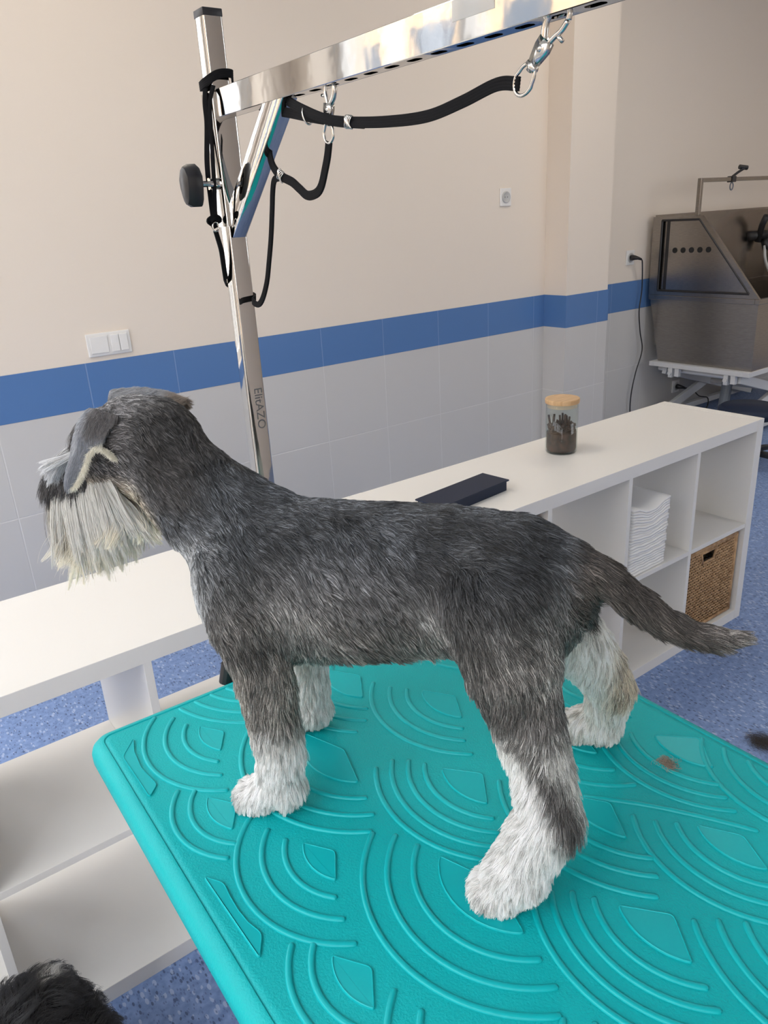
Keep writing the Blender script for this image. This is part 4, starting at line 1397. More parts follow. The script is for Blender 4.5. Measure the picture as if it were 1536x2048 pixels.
# ---- the schnauzer: dog frame a = forward, b = to its left, h = up, paws at h = 0
DO = Vector((-2.2055, -0.5705, ZT_ + 0.0005))
U_ = Vector((-0.5535, 0.8328, 0)); Lf = Vector((-0.8328, -0.5535, 0))
trunk = (0.82, [(0.026, 0, 0.242, 0.066), (0.0, 0, 0.258, 0.090), (-0.07, 0, 0.260, 0.088), (-0.14, 0, 0.268, 0.082), (-0.205, 0, 0.276, 0.076), (-0.265, 0, 0.274, 0.074)])
chains = [
    trunk,
    (0.95, [(-0.255, 0, 0.262, 0.068), (-0.290, 0, 0.268, 0.058)]),
    (0.85, [(0.02, 0, 0.300, 0.066), (0.070, 0, 0.335, 0.060), (0.105, 0, 0.370, 0.054), (0.125, 0.0, 0.398, 0.050)]),          # neck
    (0.9, [(0.036, 0, 0.255, 0.044), (0.036, 0, 0.205, 0.034), (0.026, 0, 0.176, 0.026)]),                                        # breast bone
    (1.0, [(0.125, 0.0, 0.408, 0.046), (0.150, 0.0, 0.411, 0.047), (0.180, -0.002, 0.404, 0.041)]),                                # skull
    (1.0, [(0.188, -0.003, 0.385, 0.031), (0.235, -0.007, 0.362, 0.027), (0.272, -0.010, 0.345, 0.022)]),                         # muzzle
    (1.0, [(0.165, -0.002, 0.372, 0.034), (0.210, -0.005, 0.346, 0.024), (0.250, -0.008, 0.330, 0.019)]),                         # jaw
    (1.0, [(0.020, 0.050, 0.285, 0.038), (0.006, 0.060, 0.235, 0.036), (-0.012, 0.064, 0.185, 0.030), (-0.018, 0.067, 0.130, 0.0245), (-0.024, 0.070, 0.075, 0.0225), (-0.020, 0.071, 0.038, 0.0210)]),
    (1.0, [(-0.022, 0.071, 0.026, 0.0185), (0.000, 0.073, 0.021, 0.0170), (0.014, 0.074, 0.0155, 0.0120)]),                       # near fore paw
    (1.0, [(0.020, -0.050, 0.285, 0.038), (0.008, -0.058, 0.235, 0.036), (0.000, -0.063, 0.170, 0.026), (0.002, -0.067, 0.110, 0.0205), (0.000, -0.070, 0.060, 0.0175), (0.002, -0.071, 0.034, 0.0175)]),
    (1.0, [(0.002, -0.071, 0.024, 0.0175), (0.022, -0.072, 0.019, 0.0170), (0.036, -0.073, 0.0150, 0.0120)]),
    (1.0, [(-0.262, 0.040, 0.275, 0.056), (-0.280, 0.058, 0.225, 0.045), (-0.296, 0.072, 0.180, 0.032), (-0.314, 0.090, 0.135, 0.0255), (-0.324, 0.104, 0.098, 0.0245), (-0.312, 0.112, 0.066, 0.0250), (-0.300, 0.120, 0.040, 0.0235)]),
    (1.0, [(-0.300, 0.121, 0.028, 0.0225), (-0.287, 0.125, 0.022, 0.0205), (-0.275, 0.128, 0.0165, 0.0150)]),
    (1.0, [(-0.265, -0.040, 0.275, 0.056), (-0.290, -0.062, 0.225, 0.047), (-0.318, -0.082, 0.180, 0.036), (-0.348, -0.104, 0.135, 0.027), (-0.366, -0.118, 0.098, 0.0215), (-0.362, -0.130, 0.060, 0.0195), (-0.356, -0.137, 0.034, 0.0190)]),
    (1.0, [(-0.356, -0.138, 0.025, 0.0200), (-0.335, -0.142, 0.021, 0.0195), (-0.316, -0.145, 0.0155, 0.0130)]),
    (1.0, [(-0.288, 0, 0.304, 0.036), (-0.320, 0, 0.306, 0.0225), (-0.353, 0, 0.297, 0.0165), (-0.382, 0, 0.275, 0.0150), (-0.410, 0, 0.256, 0.0125), (-0.437, 0, 0.246, 0.0110), (-0.463, 0, 0.243, 0.0090), (-0.478, 0, 0.246, 0.006)]),     # tail
]
paw_sets = (((0.014, 0.074), 0.0155, 1), ((0.036, -0.073), 0.0150, -1), ((-0.276, 0.128), 0.0155, 1), ((-0.316, -0.145), 0.0155, -1))
for (pa, pb), ph_, s_ in paw_sets:           # toes
    for q in (-1.5, -0.5, 0.5, 1.5):
        chains.append((1.0, [(pa - 0.010, pb + q * 0.007, 0.013, 0.0085), (pa + 0.008 - abs(q) * 0.003, pb + q * 0.0085, 0.0095, 0.0075)]))
fn_dog = lambda P: sdf_capsules(P, chains, 0.016)
vv, ff = surface_nets(fn_dog, (-0.51, -0.19, -0.006), (0.32, 0.19, 0.475), 0.0055)
vv[:, 2] = np.maximum(vv[:, 2], 0.0)
R_dog = Matrix(((U_.x, Lf.x, 0, DO.x), (U_.y, Lf.y, 0, DO.y), (0, 0, 1, DO.z), (0, 0, 0, 1)))

def seg_dist(P, pts):
    best = None
    for A, B in zip(pts[:-1], pts[1:]):
        A = np.array(A[:3]); B = np.array(B[:3]); ab = B - A
        t = np.clip(((P - A) @ ab) / (ab @ ab), 0, 1)
        d_ = np.linalg.norm(P - A - t[:, None] * ab, axis=1)
        best = d_ if best is None else np.minimum(best, d_)
    return best

def sm(x, e0, e1):
    t = np.clip((x - e0) / (e1 - e0), 0, 1)
    return t * t * (3 - 2 * t)

def mixc(c0, c1, w_): return c0 * (1 - w_[:, None]) + np.array(c1) * w_[:, None]

def coat(P):
    """flow direction, length, lift and colour of the coat at each point of the body"""
    a, b_, h = P[:, 0], P[:, 1], P[:, 2]
    N = len(P)
    legs = [chains[7], chains[8], chains[9], chains[10], chains[11], chains[12], chains[13], chains[14]]
    dFL = np.minimum(seg_dist(P, legs[0][1][1:]), seg_dist(P, legs[1][1])); dFR = np.minimum(seg_dist(P, legs[2][1][1:]), seg_dist(P, legs[3][1]))
    dRL = np.minimum(seg_dist(P, legs[4][1][1:]), seg_dist(P, legs[5][1])); dRR = np.minimum(seg_dist(P, legs[6][1][1:]), seg_dist(P, legs[7][1]))
    dT = seg_dist(P, chains[15][1][1:])
    tail = sm(-a, 0.318, 0.335) * (h > 0.215) * (dT < 0.05)
    head = sm(a, 0.10, 0.15) * (h > 0.31)
    neck = sm(a, 0.03, 0.08) * (h > 0.27)
    fore = sm(-h, -0.215, -0.165) * (a > -0.09)
    hind = sm(-h, -0.235, -0.185) * (a < -0.215)
    leg = np.clip(fore + hind, 0, 1) * (1 - tail)
    # flow
    fl = np.zeros((N, 3))
    fl[:] = (-0.80, 0, -0.42)
    side = sm(-h, -0.325, -0.235)
    fl = fl * (1 - side[:, None]) + np.array((-0.42, 0, -0.90)) * side[:, None]
    fl = fl * (1 - neck[:, None]) + np.array((-0.62, 0, -0.78)) * neck[:, None]
    # head hair runs back from the brow, cheeks run back and down
    hd = np.array((-0.75, 0, -0.45))
    fl = fl * (1 - head[:, None]) + hd * head[:, None]
    fl = fl * (1 - leg[:, None]) + np.array((0.05, 0, -1.0)) * leg[:, None]
    sw = 0.45 * vnoise(P, 16, 3); sw2 = 0.22 * vnoise(P, 42, 8)
    fl = fl + (sw + sw2) * (1 - 0.45 * leg)[:, None]
    # tail flow: along the tail
    tp = np.array([c[:3] for c in chains[15][1]])
    tdir = np.stack([np.interp(-a, -tp[1:, 0], np.gradient(tp[1:, i], -tp[1:, 0])) for i in range(3)], 1)
    fl = fl * (1 - tail[:, None]) + (unit(tdir) + 0.12 * vnoise(P, 40, 4)) * tail[:, None]
    fl = unit(fl)
    # length
    ln = 0.0135 + 0 * a
    ln = ln + 0.010 * sm(-h, -0.26, -0.18) * (1 - leg)
    ln = ln - 0.003 * neck - 0.0035 * head
    ln = ln * (1 - leg) + 0.0175 * leg
    ln = ln * (1 - tail) + (0.019 - 0.004 * sm(-a, 0.43, 0.48)) * tail
    paw = sm(-h, -0.05, -0.02)
    ln = ln * (1 - paw) + 0.0115 * paw
    elbow = np.exp(-((a + 0.352) ** 2 + (h - 0.10) ** 2) / 0.0009) * (a < -0.31)
    ln = ln + 0.010 * elbow
    chest = 0.6 * sm(a, 0.05, 0.075) * (h < 0.25) * (h > 0.12) * (np.abs(b_) < 0.05)
    ln = ln + 0.008 * chest
    under = sm(-h, -0.195, -0.172) * (a < -0.03) * (a > -0.24) * (1 - hind)
    ln = ln + 0.004 * under
    # lift
    lf = 0.26 + 0 * a
    lf = lf * (1 - leg) + 0.52 * leg
    lf = lf * (1 - paw) + 0.60 * paw
    lf = lf - 0.04 * neck
    # colour
    n1 = hash_noise(P, 22, 1); n2 = hash_noise(P, 55, 2); n3 = hash_noise(P, 9, 5)
    c = np.zeros((N, 3)); c[:] = (0.056, 0.061, 0.068)                       # dark back
    side_c = sm(-h, -0.33, -0.24)
    c = mixc(c, (0.160, 0.154, 0.146), side_c)
    c = mixc(c, (0.26, 0.24, 0.215), sm(-h, -0.22, -0.175) * (1 - leg))
    c = c * (0.45 + 1.1 * n1[:, None]) * (0.6 + 0.8 * n2[:, None])
    saddle = np.exp(-((a + 0.10) ** 2) / 0.006) * sm(-h, -0.34, -0.31) * sm(h, 0.24, 0.27)
    c = mixc(c, (0.20, 0.205, 0.22), 0.35 * saddle * n3)
    shoulder = np.exp(-((a - 0.05) ** 2 + (h - 0.30) ** 2) / 0.0012)
    c = mixc(c, (0.24, 0.255, 0.27), 0.6 * shoulder)
    nk = neck * (1 - head)
    c = mixc(c, (0.055, 0.050, 0.047), 0.7 * nk * sm(h, 0.33, 0.36))
    # breast and throat: pale grey to white low in front
    br = sm(a, 0.020, 0.062) * sm(-h, -0.33, -0.28)
    c = mixc(c, (0.46, 0.48, 0.49), 0.9 * br)
    c = mixc(c, (0.86, 0.86, 0.84), sm(a, 0.036, 0.052) * sm(-h, -0.220, -0.185) * (h > 0.11))
    # fore legs
    front_edge = sm(a, -0.018, 0.012)
    cf = mixc(np.tile(np.array((0.19, 0.178, 0.163)), (N, 1)) * (0.75 + 0.5 * n1[:, None]), (0.62, 0.56, 0.47), 0.55 * front_edge)
    cf = mixc(cf, (0.90, 0.90, 0.88), sm(-h, -0.145, -0.075))
    inner = (b_ < 0.055) & (b_ > -0.2)
    cf = mixc(cf, (0.84, 0.85, 0.83), (0.9 * sm(-b_, -0.064, -0.050)) * sm(-h, -0.17, -0.14))
    c = mixc_arr(c, cf, fore * (1 - hind))
    # hind legs: dark outside and behind, white in front and below
    ch = np.tile(np.array((0.115, 0.11, 0.107)), (N, 1)) * (0.65 + 0.6 * n1[:, None])
    ch = mixc(ch, (0.50, 0.49, 0.47), 0.6 * sm(a, -0.262, -0.235) * (b_ > 0))
    wf = sm(a - (-0.360 + 0.45 * (h - 0.05) + 3.0 * np.clip(h - 0.13, 0, 1) ** 2), -0.003, 0.012)
    ch = mixc(ch, (0.90, 0.90, 0.88), wf * sm(-h, -0.185, -0.150))
    ch = mixc(ch, (0.92, 0.91, 0.88), sm(-h, -0.052, -0.030))
    inn = sm(-np.abs(b_), -0.115, -0.10) * sm(-h, -0.2, -0.15) * (b_ > 0)
    ch = mixc(ch, (0.80, 0.80, 0.76), inn * 0.6)
    far = (b_ < -0.03)
    ch[far] = mixc(np.tile(np.array((0.86, 0.85, 0.80)), (far.sum(), 1)), (0.50, 0.43, 0.34), sm(-a[far], 0.352, 0.375) * sm(h[far], 0.07, 0.10))
    c = mixc_arr(c, ch, hind)
    c = mixc(c, (0.88, 0.88, 0.86), sm(a, 0.030, 0.046) * sm(-h, -0.225, -0.195) * (h > 0.125) * (np.abs(b_) < 0.05))
    # grey toes at the paws
    for (pa, pb), ph_, s_ in paw_sets:
        dd_ = np.sqrt((a - pa - 0.006) ** 2 + (b_ - pb) ** 2)
        c = mixc(c, (0.10, 0.09, 0.085), 0.9 * sm(-dd_, -0.025, -0.012) * sm(-h, -0.030, -0.012) * (0.3 + 0.7 * sm(n2, 0.3, 0.6)))
    # tail
    ct = np.tile(np.array((0.070, 0.062, 0.057)), (N, 1)) * (0.6 + 0.8 * n1[:, None])
    ct = mixc(ct, (0.22, 0.21, 0.20), 0.6 * sm(-a, 0.43, 0.47))
    c = mixc_arr(c, ct, tail)
    # head
    chd = np.tile(np.array((0.14, 0.135, 0.135)), (N, 1)) * (0.6 + 0.8 * n2[:, None])
    chd = mixc(chd, (0.40, 0.41, 0.43), 0.7 * sm(h, 0.435, 0.455) * n1)
    chd = mixc(chd, (0.46, 0.40, 0.31), 0.8 * sm(-h, -0.385, -0.355) * sm(a, 0.11, 0.14))
    chd = mixc(chd, (0.60, 0.52, 0.38), 0.7 * sm(-h, -0.36, -0.335))
    chd = mixc(chd, (0.05, 0.048, 0.048), sm(a, 0.205, 0.225) * sm(h, 0.340, 0.352))
    c = mixc_arr(c, chd, head)
    return fl, ln, lf, c
def mixc_arr(c0, c1, w_): return c0 * (1 - w_[:, None]) + c1 * w_[:, None]

_, _, _, vc = coat(vv)
dog = mesh_from('schnauzer', vv, ff, M_skin, None, vc * 0.75)
dog.matrix_world = R_dog
tag(dog, 'grey and white schnauzer standing in profile on the turquoise table, long tail out', 'dog')

COAT_N = 380000
def dens(Q):
    return np.where(Q[:, 2] < 0.20, 1.25, 1.0) * np.where(Q[:, 1] > -0.03, 1.0, 0.55) * np.where(Q[:, 2] < 0.004, 0.2, 1)
roots = sample_surface(vv, ff, COAT_N, dens)
nrm = sdf_normal(fn_dog, roots)
fl, ln, lf, cc = coat(roots)
# salt and pepper: pale tips and dark hairs mixed
rs = np.random.default_rng(5)
k = rs.random(COAT_N)
cc = cc * (0.40 + 1.2 * hash_noise(roots, 260, 12))[:, None]
lum = cc.mean(1)
pep = np.where(k < 0.17, 3.0, np.where(k < 0.55, 0.45, 1.0))
pep = 1 + (pep - 1) * sm(-lum, -0.62, -0.30)
cc = cc * pep[:, None] * (1 + rs.normal(0, 0.08, (COAT_N, 1)))
fur_curves('coat', roots, nrm, fl, ln, lf, np.clip(cc, 0.012, 0.92), dog, K=6, rad=0.00019, droop=0.22, clump=30, clump_amt=0.62, wave=0.24, seed=21, floor_z=0.0006)

# beard and moustache
Ncand = 60000
q = sample_surface(vv, ff, Ncand, lambda Q: ((Q[:, 0] > 0.165) & (Q[:, 2] < 0.385)).astype(float) + 1e-9, rs)
sel = (q[:, 2] < 0.348 + 0.25 * (0.27 - q[:, 0])) & (q[:, 0] < 0.284)
q = q[sel][:26000]
nn = sdf_normal(fn_dog, q)
nb = len(q)
a_ = q[:, 0]
fwd = sm(a_, 0.20, 0.28)
flw = np.stack([-0.10 + 0.34 * fwd - 0.55 * sm(-a_, -0.20, -0.165), 0.26 * np.sign(q[:, 1] + 0.006) * np.minimum(1, np.abs(q[:, 1] + 0.006) / 0.015), -1.0 + 0 * a_], 1) + 0.16 * vnoise(q, 50, 31)
L_ = 0.088 - 0.030 * sm(-a_, -0.215, -0.165) + 0.006 * vnoise(q, 40, 3)[:, 0]
L_ = L_ * (0.72 + 0.33 * rs.random(nb))
cb = np.tile(np.array((0.90, 0.85, 0.71)), (nb, 1)) * (0.85 + 0.3 * hash_noise(q, 70, 6)[:, None])
cb = mixc(cb, (0.30, 0.17, 0.09), 0.8 * (rs.random(nb) < 0.06).astype(float))
cb = mixc(cb, (0.66, 0.68, 0.70), 0.6 * sm(q[:, 2], 0.336, 0.350))
cb = mixc(cb, (0.07, 0.065, 0.06), 0.85 * sm(q[:, 0], 0.272, 0.284))
fur_curves('beard', q, nn, unit(flw), L_, np.full(nb, 0.30), cb, dog, K=9, rad=0.00020, droop=0.9, clump=60, clump_amt=0.75, wave=0.16, wave_sc=45, seed=33, tipcol=1.02, radtip=0.35)
sel = q[:, 2] > 0.328
q2 = sample_surface(vv, ff, 40000, lambda Q: ((Q[:, 0] > 0.195) & (Q[:, 2] > 0.335)).astype(float) + 1e-9, rs)
sel = (q2[:, 0] > 0.205) & (q2[:, 2] > 0.344 + 0.2 * (0.27 - q2[:, 0])) 
q2 = q2[sel][:5500]; nn2 = sdf_normal(fn_dog, q2); n2_ = len(q2)
fl2 = np.stack([0.45 + 0 * q2[:, 0], 0.7 * np.sign(q2[:, 1] + 0.008) * np.minimum(1, np.abs(q2[:, 1] + 0.008) / 0.012), -0.75 + 0 * q2[:, 0]], 1)
c2 = np.tile(np.array((0.045, 0.043, 0.043)), (n2_, 1)); c2 = mixc(c2, (0.16, 0.15, 0.15), (rs.random(n2_) < 0.25).astype(float))
fur_curves('moustache', q2, nn2, unit(fl2), 0.018 + 0.014 * rs.random(n2_), np.full(n2_, 0.35), c2, dog, K=7, rad=0.00020, droop=0.55, clump=40, clump_amt=0.6, wave=0.15, seed=35)

# eyebrows
for s_ in (1, -1):
    nq = 10000
    q = np.stack([0.208 + rs.normal(0, 0.007, nq), s_ * (0.025 + rs.normal(0, 0.008, nq)) - 0.002, 0.405 + 0 * rs.random(nq)], 1)
    for _ in range(6):
        q = q - sdf_normal(fn_dog, q) * fn_dog(q)[:, None]
    nn = sdf_normal(fn_dog, q)
    fl_ = np.tile(np.array((1.0, s_ * 0.42, -0.22)), (nq, 1)) + 0.12 * vnoise(q, 60, 41)
    cb = np.tile(np.array((0.56, 0.57, 0.58)), (nq, 1)) * (0.7 + 0.5 * hash_noise(q, 90, 7)[:, None])
    cb = mixc(cb, (0.10, 0.10, 0.10), (rs.random(nq) < 0.15).astype(float))
    fur_curves('eyebrow', q, nn, unit(fl_), 0.046 + 0.020 * rs.random(nq), np.full(nq, 0.62), cb, dog, K=8, rad=0.00020, droop=0.30, clump=50, clump_amt=0.7, wave=0.12, seed=44 + s_, tipcol=1.5)

# eyes and nose
M_eye = mat('dog_eye', (0.012, 0.008, 0.006), 0.08)
M_nose = mat('dog_nose', (0.012, 0.012, 0.013), 0.35)
bump(M_nose, noise(M_nose, 400, 2), 0.3, 0.0006)
for s_ in (1, -1):
    bm = bm_new(); bmesh.ops.create_uvsphere(bm, u_segments=20, v_segments=14, radius=0.0078)
    bmesh.ops.translate(bm, verts=bm.verts, vec=(0.2095, s_ * 0.0235 - 0.003, 0.393)); obj('eye', bm, M_eye, dog, True)
bm = bm_new(); bmesh.ops.create_uvsphere(bm, u_segments=24, v_segments=16, radius=0.0125)
for v in bm.verts:
    v.co.y *= 1.0; v.co.x *= 0.75; v.co.z *= 0.85
    if v.co.z < -0.003: v.co.y *= 0.75
    for sy in (-1, 1):     # nostrils
        dn = (v.co - Vector((0.0085, sy * 0.0055, -0.001))).length
        if dn < 0.0045: v.co.x -= (0.0045 - dn) * 0.9
bmesh.ops.translate(bm, verts=bm.verts, vec=(0.2935, -0.0115, 0.347)); obj('nose', bm, M_nose, dog, True)

# ears: folded leather flaps with short velvet and a cream fringe
def flap(name, rows, th, colf, furlen, fln, nf, seed, curl=None):
    """rows: list of polylines (each list of (a,b,h)) from base to tip; lofted into a slab of thickness th"""
    R_ = [np.array(r_, float) for r_ in rows]
    m_ = 14; nr = 22
    def resample(pl, k_):
        d_ = np.r_[0, np.cumsum(np.linalg.norm(np.diff(pl, axis=0), axis=1))]; d_ /= d_[-1]
        return np.stack([np.interp(np.linspace(0, 1, k_), d_, pl[:, i]) for i in range(3)], 1)
    G = np.stack([resample(r_, m_) for r_ in R_])               # rows x m
    tt = np.linspace(0, len(R_) - 1, nr)
    G = np.stack([[np.interp(tt, np.arange(len(R_)), G[:, j, i]) for i in range(3)] for j in range(m_)]).transpose(2, 0, 1)
    for _ in range(2):                                            # soften along the length
        G[1:-1] = (G[:-2] + 2 * G[1:-1] + G[2:]) / 4
    du = np.gradient(G, axis=0); dv = np.gradient(G, axis=1)
    nn_ = np.cross(du, dv); nn_ /= np.maximum(1e-9, np.linalg.norm(nn_, axis=2, keepdims=True))
    top_, bot_ = G + nn_ * th / 2, G - nn_ * th / 2
    V_ = np.concatenate([top_.reshape(-1, 3), bot_.reshape(-1, 3)])
    F_ = []
    o2 = nr * m_
    for i in range(nr - 1):
        for j in range(m_ - 1):
            p = i * m_ + j
            F_.append((p, p + m_, p + m_ + 1, p + 1)); F_.append((o2 + p, o2 + p + 1, o2 + p + m_ + 1, o2 + p + m_))
    for i in range(nr - 1):
        for j in (0, m_ - 1):
            p = i * m_ + j; F_.append((p, o2 + p, o2 + p + m_, p + m_) if j == 0 else (p, p + m_, o2 + p + m_, o2 + p))
    for j in range(m_ - 1):
        for i in (0, nr - 1):
            p = i * m_ + j; F_.append((p, p + 1, o2 + p + 1, o2 + p) if i == 0 else (p, o2 + p, o2 + p + 1, p + 1))
    F_ = np.array(F_)
    cv = colf(V_)
    e = mesh_from(name, V_, F_, M_skin, dog, cv * 0.8)
    qs = sample_surface(V_, F_, nf, None, rs)
    kd = KDTree(len(V_))
    for i, p in enumerate(V_): kd.insert(p, i)
    kd.balance()
    NN = np.concatenate([nn_.reshape(-1, 3), -nn_.reshape(-1, 3)])
    ii = np.array([kd.find(p)[1] for p in qs.tolist()])
    cq = colf(qs) * (0.75 + 0.5 * rs.random((nf, 1)))
    fur_curves('ear_fur', qs, NN[ii], np.tile(np.array(fln, float), (nf, 1)) + 0.25 * vnoise(qs, 60, seed), furlen * (0.7 + 0.5 * rs.random(nf)), np.full(nf, 0.22), np.clip(cq, 0.01, 0.92), e, K=4, rad=0.00016, droop=0.1, clump=20, clump_amt=0.3, wave=0.1, seed=seed)
    return e
near_rows = [
    [(0.178, 0.030, 0.450), (0.160, 0.040, 0.452), (0.138, 0.036, 0.444)],
    [(0.184, 0.044, 0.438), (0.166, 0.053, 0.442), (0.142, 0.047, 0.436)],
    [(0.187, 0.052, 0.422), (0.172, 0.060, 0.424), (0.148, 0.053, 0.424)],
    [(0.190, 0.056, 0.408), (0.180, 0.064, 0.407), (0.162, 0.059, 0.412)],
    [(0.198, 0.058, 0.392), (0.188, 0.066, 0.391), (0.171, 0.062, 0.396)],
    [(0.203, 0.060, 0.379), (0.194, 0.066, 0.378), (0.181, 0.062, 0.383)],
    [(0.203, 0.061, 0.371), (0.197, 0.064, 0.370), (0.190, 0.062, 0.373)],
]
def near_col(V_):
    c = np.tile(np.array((0.25, 0.265, 0.295)), (len(V_), 1))
    c = mixc(c, (0.13, 0.12, 0.115), 0.85 * sm(V_[:, 2], 0.418, 0.432) * sm(-V_[:, 0], -0.176, -0.160))
    c = mixc(c, (0.42, 0.44, 0.47), 0.6 * sm(V_[:, 0], 0.172, 0.182) * sm(V_[:, 2], 0.40, 0.42))
    edge = np.array([(0.150, 0.053, 0.420), (0.161, 0.059, 0.412), (0.170, 0.062, 0.396), (0.180, 0.062, 0.383), (0.195, 0.062, 0.371)])
    d_ = seg_dist(V_, edge)
    return mixc(c, (0.78, 0.75, 0.64), sm(-d_, -0.0050, -0.0022))
flap('ear', near_rows, 0.0034, near_col, 0.0065, (0.35, 0.05, -0.95), 11000, 51)
# cream lining rim that curls back to the cheek
bm = bm_new()
rim_pts = smooth_path([(0.141, 0.049, 0.402), (0.147, 0.053, 0.411), (0.155, 0.057, 0.4165), (0.163, 0.060, 0.411), (0.170, 0.0625, 0.396), (0.180, 0.063, 0.383), (0.192, 0.063, 0.3715)], 6)
rv = np.array([tuple(p) for p in rim_pts])
nf = 2600
ti = rs.integers(0, len(rv) - 1, nf); tf = rs.random((nf, 1))
qs = rv[ti] * (1 - tf) + rv[ti + 1] * tf + rs.normal(0, 0.0009, (nf, 3))
nn_ = unit(rs.normal(0, 1, (nf, 3)) + np.array((-0.3, 0.9, 0)))
fur_curves('ear_fringe', qs, nn_, unit(np.tile(np.array((0.2, 0.3, -1.0)), (nf, 1)) + rs.normal(0, 0.5, (nf, 3))), 0.0032 + 0.003 * rs.random(nf), np.full(nf, 0.6), np.tile(np.array((0.82, 0.78, 0.66)), (nf, 1)), dog, K=4, rad=0.00018, droop=0.1, clump=0, wave=0.2, seed=53)
far_rows = [
    [(0.205, -0.030, 0.437), (0.172, -0.032, 0.442), (0.140, -0.034, 0.438), (0.122, -0.036, 0.430)],
    [(0.207, -0.036, 0.446), (0.172, -0.040, 0.450), (0.140, -0.042, 0.447), (0.118, -0.044, 0.438)],
    [(0.210, -0.044, 0.452), (0.174, -0.050, 0.4545), (0.142, -0.052, 0.451), (0.114, -0.052, 0.441)],
    [(0.214, -0.054, 0.449), (0.178, -0.062, 0.448), (0.146, -0.064, 0.444), (0.118, -0.062, 0.434)],
    [(0.216, -0.062, 0.436), (0.186, -0.068, 0.430), (0.156, -0.068, 0.426), (0.130, -0.066, 0.420)],
    [(0.212, -0.064, 0.415), (0.194, -0.068, 0.408), (0.176, -0.068, 0.405), (0.160, -0.066, 0.404)],
]
def far_col(V_):
    c = np.tile(np.array((0.30, 0.31, 0.33)), (len(V_), 1))
    c = mixc(c, (0.10, 0.105, 0.11), 0.8 * sm(-V_[:, 2], -0.449, -0.440))
    return mixc(c, (0.30, 0.25, 0.21), sm(-V_[:, 0], -0.150, -0.128))
flap('ear', far_rows, 0.0036, far_col, 0.0085, (-0.55, -0.2, 0.25), 12000, 52)

# ---- tufts of clipped hair
def tuft(name, loc, n_, size, label, col_):
    t1 = bpy.data.hair_curves.new(name)
    K = 7
    r_ = np.random.default_rng(n_)
    t1.add_curves([K] * n_)
    c0 = r_.normal(0, size * 0.45, (n_, 2))
    ang = r_.random(n_) * 2 * PI
    X = np.zeros((n_, K, 3))
    for k_ in range(K):
        rr_ = size * 0.9 * k_ / (K - 1)
        X[:, k_, 0] = c0[:, 0] + rr_ * np.cos(ang + k_ * 0.3); X[:, k_, 1] = c0[:, 1] + rr_ * np.sin(ang + k_ * 0.3)
        X[:, k_, 2] = 0.0008 + np.abs(r_.normal(0, size * 0.12, n_)) * math.sin(PI * k_ / (K - 1))
    t1.attributes['position'].data.foreach_set('vector', X.astype(np.float32).ravel())
    ra = t1.attributes.get('radius') or t1.attributes.new('radius', 'FLOAT', 'POINT')
    ra.data.foreach_set('value', np.full(n_ * K, 0.00014, np.float32))
    ca_ = t1.attributes.new('col', 'FLOAT_COLOR', 'POINT')
    cc_ = np.tile(np.array((*col_, 1.0)), (n_ * K, 1)) * (0.6 + 0.8 * np.repeat(r_.random(n_), K))[:, None]
    ca_.data.foreach_set('color', cc_.astype(np.float32).ravel())
    t1.materials.append(M_fur)
    o_ = bpy.data.objects.new(name, t1); COL.objects.link(o_); o_.location = loc
    return tag(o_, label, 'hair clippings', kind='stuff')
tuft('hair_clippings', (-1.868, -0.868, ZT_ + 0.001), 160, 0.010, 'small tuft of clipped grey hair on the turquoise table top', (0.30, 0.25, 0.20))
tuft('hair_clippings', (-0.638, -0.434, 0.001), 500, 0.035, 'dark tuft of clipped hair on the blue floor at the right', (0.07, 0.06, 0.055))

# ---- the second dog, on the floor at the lower left
bchains = [
    (0.9, [(0.10, 0, 0.225, 0.085), (0.0, 0, 0.225, 0.095), (-0.12, 0, 0.225, 0.088)]),
    (0.9, [(0.12, 0, 0.25, 0.06), (0.175, 0.0, 0.315, 0.052)]),
    (1.0, [(0.185, 0.0, 0.345, 0.052), (0.215, 0.0, 0.340, 0.046)]),
    (1.0, [(0.225, 0, 0.325, 0.032), (0.275, 0, 0.312, 0.024)]),
    (1.0, [(0.09, 0.055, 0.20, 0.042), (0.085, 0.06, 0.10, 0.028), (0.09, 0.06, 0.03, 0.025), (0.115, 0.06, 0.022, 0.020)]),
    (1.0, [(0.09, -0.055, 0.20, 0.042), (0.085, -0.06, 0.10, 0.028), (0.09, -0.06, 0.03, 0.025), (0.115, -0.06, 0.022, 0.020)]),
    (1.0, [(-0.13, 0.05, 0.20, 0.055), (-0.15, 0.06, 0.13, 0.038), (-0.19, 0.062, 0.09, 0.027), (-0.175, 0.062, 0.03, 0.024), (-0.15, 0.062, 0.022, 0.020)]),
    (1.0, [(-0.13, -0.05, 0.20, 0.055), (-0.15, -0.06, 0.13, 0.038), (-0.19, -0.062, 0.09, 0.027), (-0.175, -0.062, 0.03, 0.024), (-0.15, -0.062, 0.022, 0.020)]),
    (1.0, [(-0.19, 0, 0.25, 0.026), (-0.215, 0, 0.235, 0.018), (-0.225, 0, 0.205, 0.012)]),
    (1.0, [(0.19, 0.050, 0.365, 0.018), (0.200, 0.068, 0.335, 0.014), (0.200, 0.070, 0.295, 0.010)]),
    (1.0, [(0.19, -0.050, 0.365, 0.018), (0.200, -0.068, 0.335, 0.014), (0.200, -0.070, 0.295, 0.010)]),
]
fn_b = lambda P: sdf_capsules(P, bchains, 0.016)
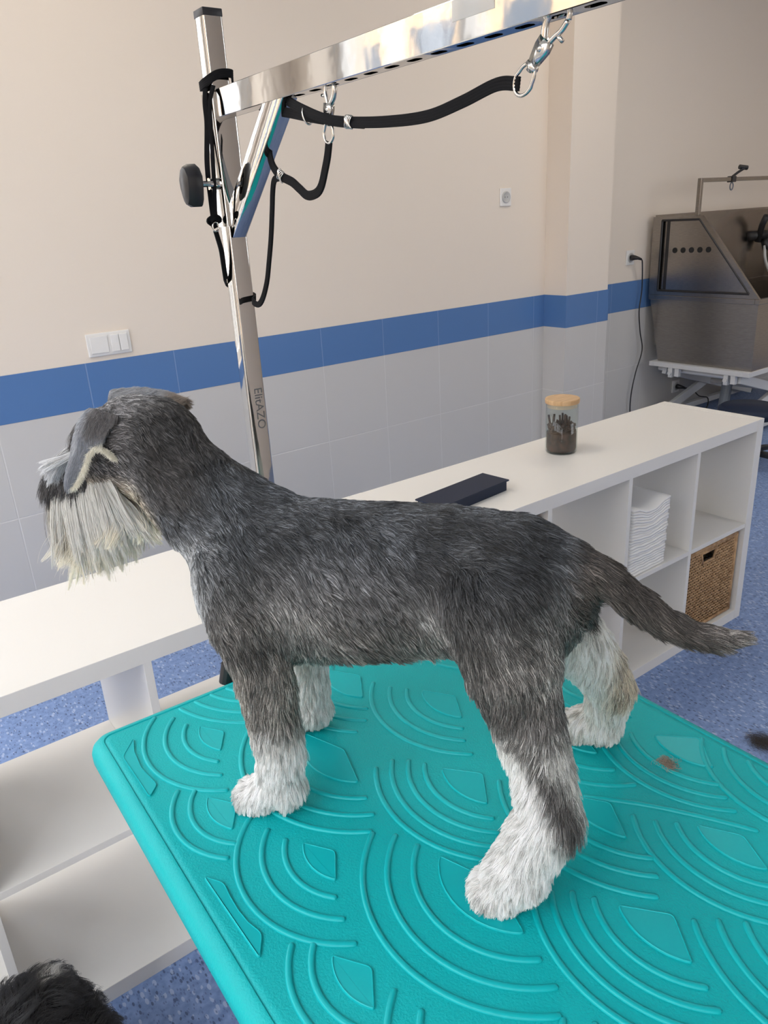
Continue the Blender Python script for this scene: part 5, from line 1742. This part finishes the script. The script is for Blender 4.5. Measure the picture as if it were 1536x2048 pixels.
v2, f2 = surface_nets(fn_b, (-0.28, -0.14, -0.01), (0.33, 0.14, 0.42), 0.008)
v2[:, 2] = np.maximum(v2[:, 2], 0.0)
def bcol(P):
    c = np.tile(np.array((0.020, 0.020, 0.022)), (len(P), 1))
    c = mixc(c, (0.22, 0.12, 0.06), 0.7 * np.exp(-((P[:, 0] - 0.15) ** 2 + (P[:, 2] - 0.335) ** 2) / 0.0007))
    c = mixc(c, (0.75, 0.75, 0.72), sm(-P[:, 2], -0.09, -0.05))
    wt_ = np.exp(-((P[:, 0] + 0.17) ** 2 + (P[:, 1] - 0.02) ** 2) / 0.00015) * (P[:, 2] > 0.25)
    return mixc(c, (0.75, 0.74, 0.70), np.clip(wt_ * 1.2, 0, 1))
bd = mesh_from('small_dog', v2, f2, M_skin, None, bcol(v2))
BD_ANG = math.radians(-123)
bd.location = (-2.625, -0.325, 0.0005)
bd.rotation_euler = (0, 0, BD_ANG)
bd.scale = (1.12, 1.12, 1.12)
tag(bd, 'curly black dog on the floor at the lower left, beside the open shelf', 'dog')
NB = 60000
q = sample_surface(v2, f2, NB, None, rs); nn = sdf_normal(fn_b, q)
fl_ = unit(np.tile(np.array((-0.6, 0, -0.5)), (NB, 1)) + 0.9 * vnoise(q, 30, 61))
cb = bcol(q) * (0.6 + 0.9 * rs.random((NB, 1)))
fur_curves('coat', q, nn, fl_, 0.030 + 0.012 * rs.random(NB), np.full(NB, 0.55), np.clip(cb, 0.006, 0.9), bd, K=8, rad=0.00026, droop=0.2, clump=60, clump_amt=0.75, wave=0.75, wave_sc=60, seed=71, floor_z=0.001)
for s_ in (1, -1):
    bm = bm_new(); bmesh.ops.create_uvsphere(bm, u_segments=14, v_segments=10, radius=0.009)
    bmesh.ops.translate(bm, verts=bm.verts, vec=(0.253, s_ * 0.022, 0.350)); obj('eye', bm, M_eye, bd, True)
bm = bm_new(); bmesh.ops.create_uvsphere(bm, u_segments=14, v_segments=10, radius=0.013)
bmesh.ops.translate(bm, verts=bm.verts, vec=(0.300, 0, 0.318)); obj('nose', bm, M_nose, bd, True)
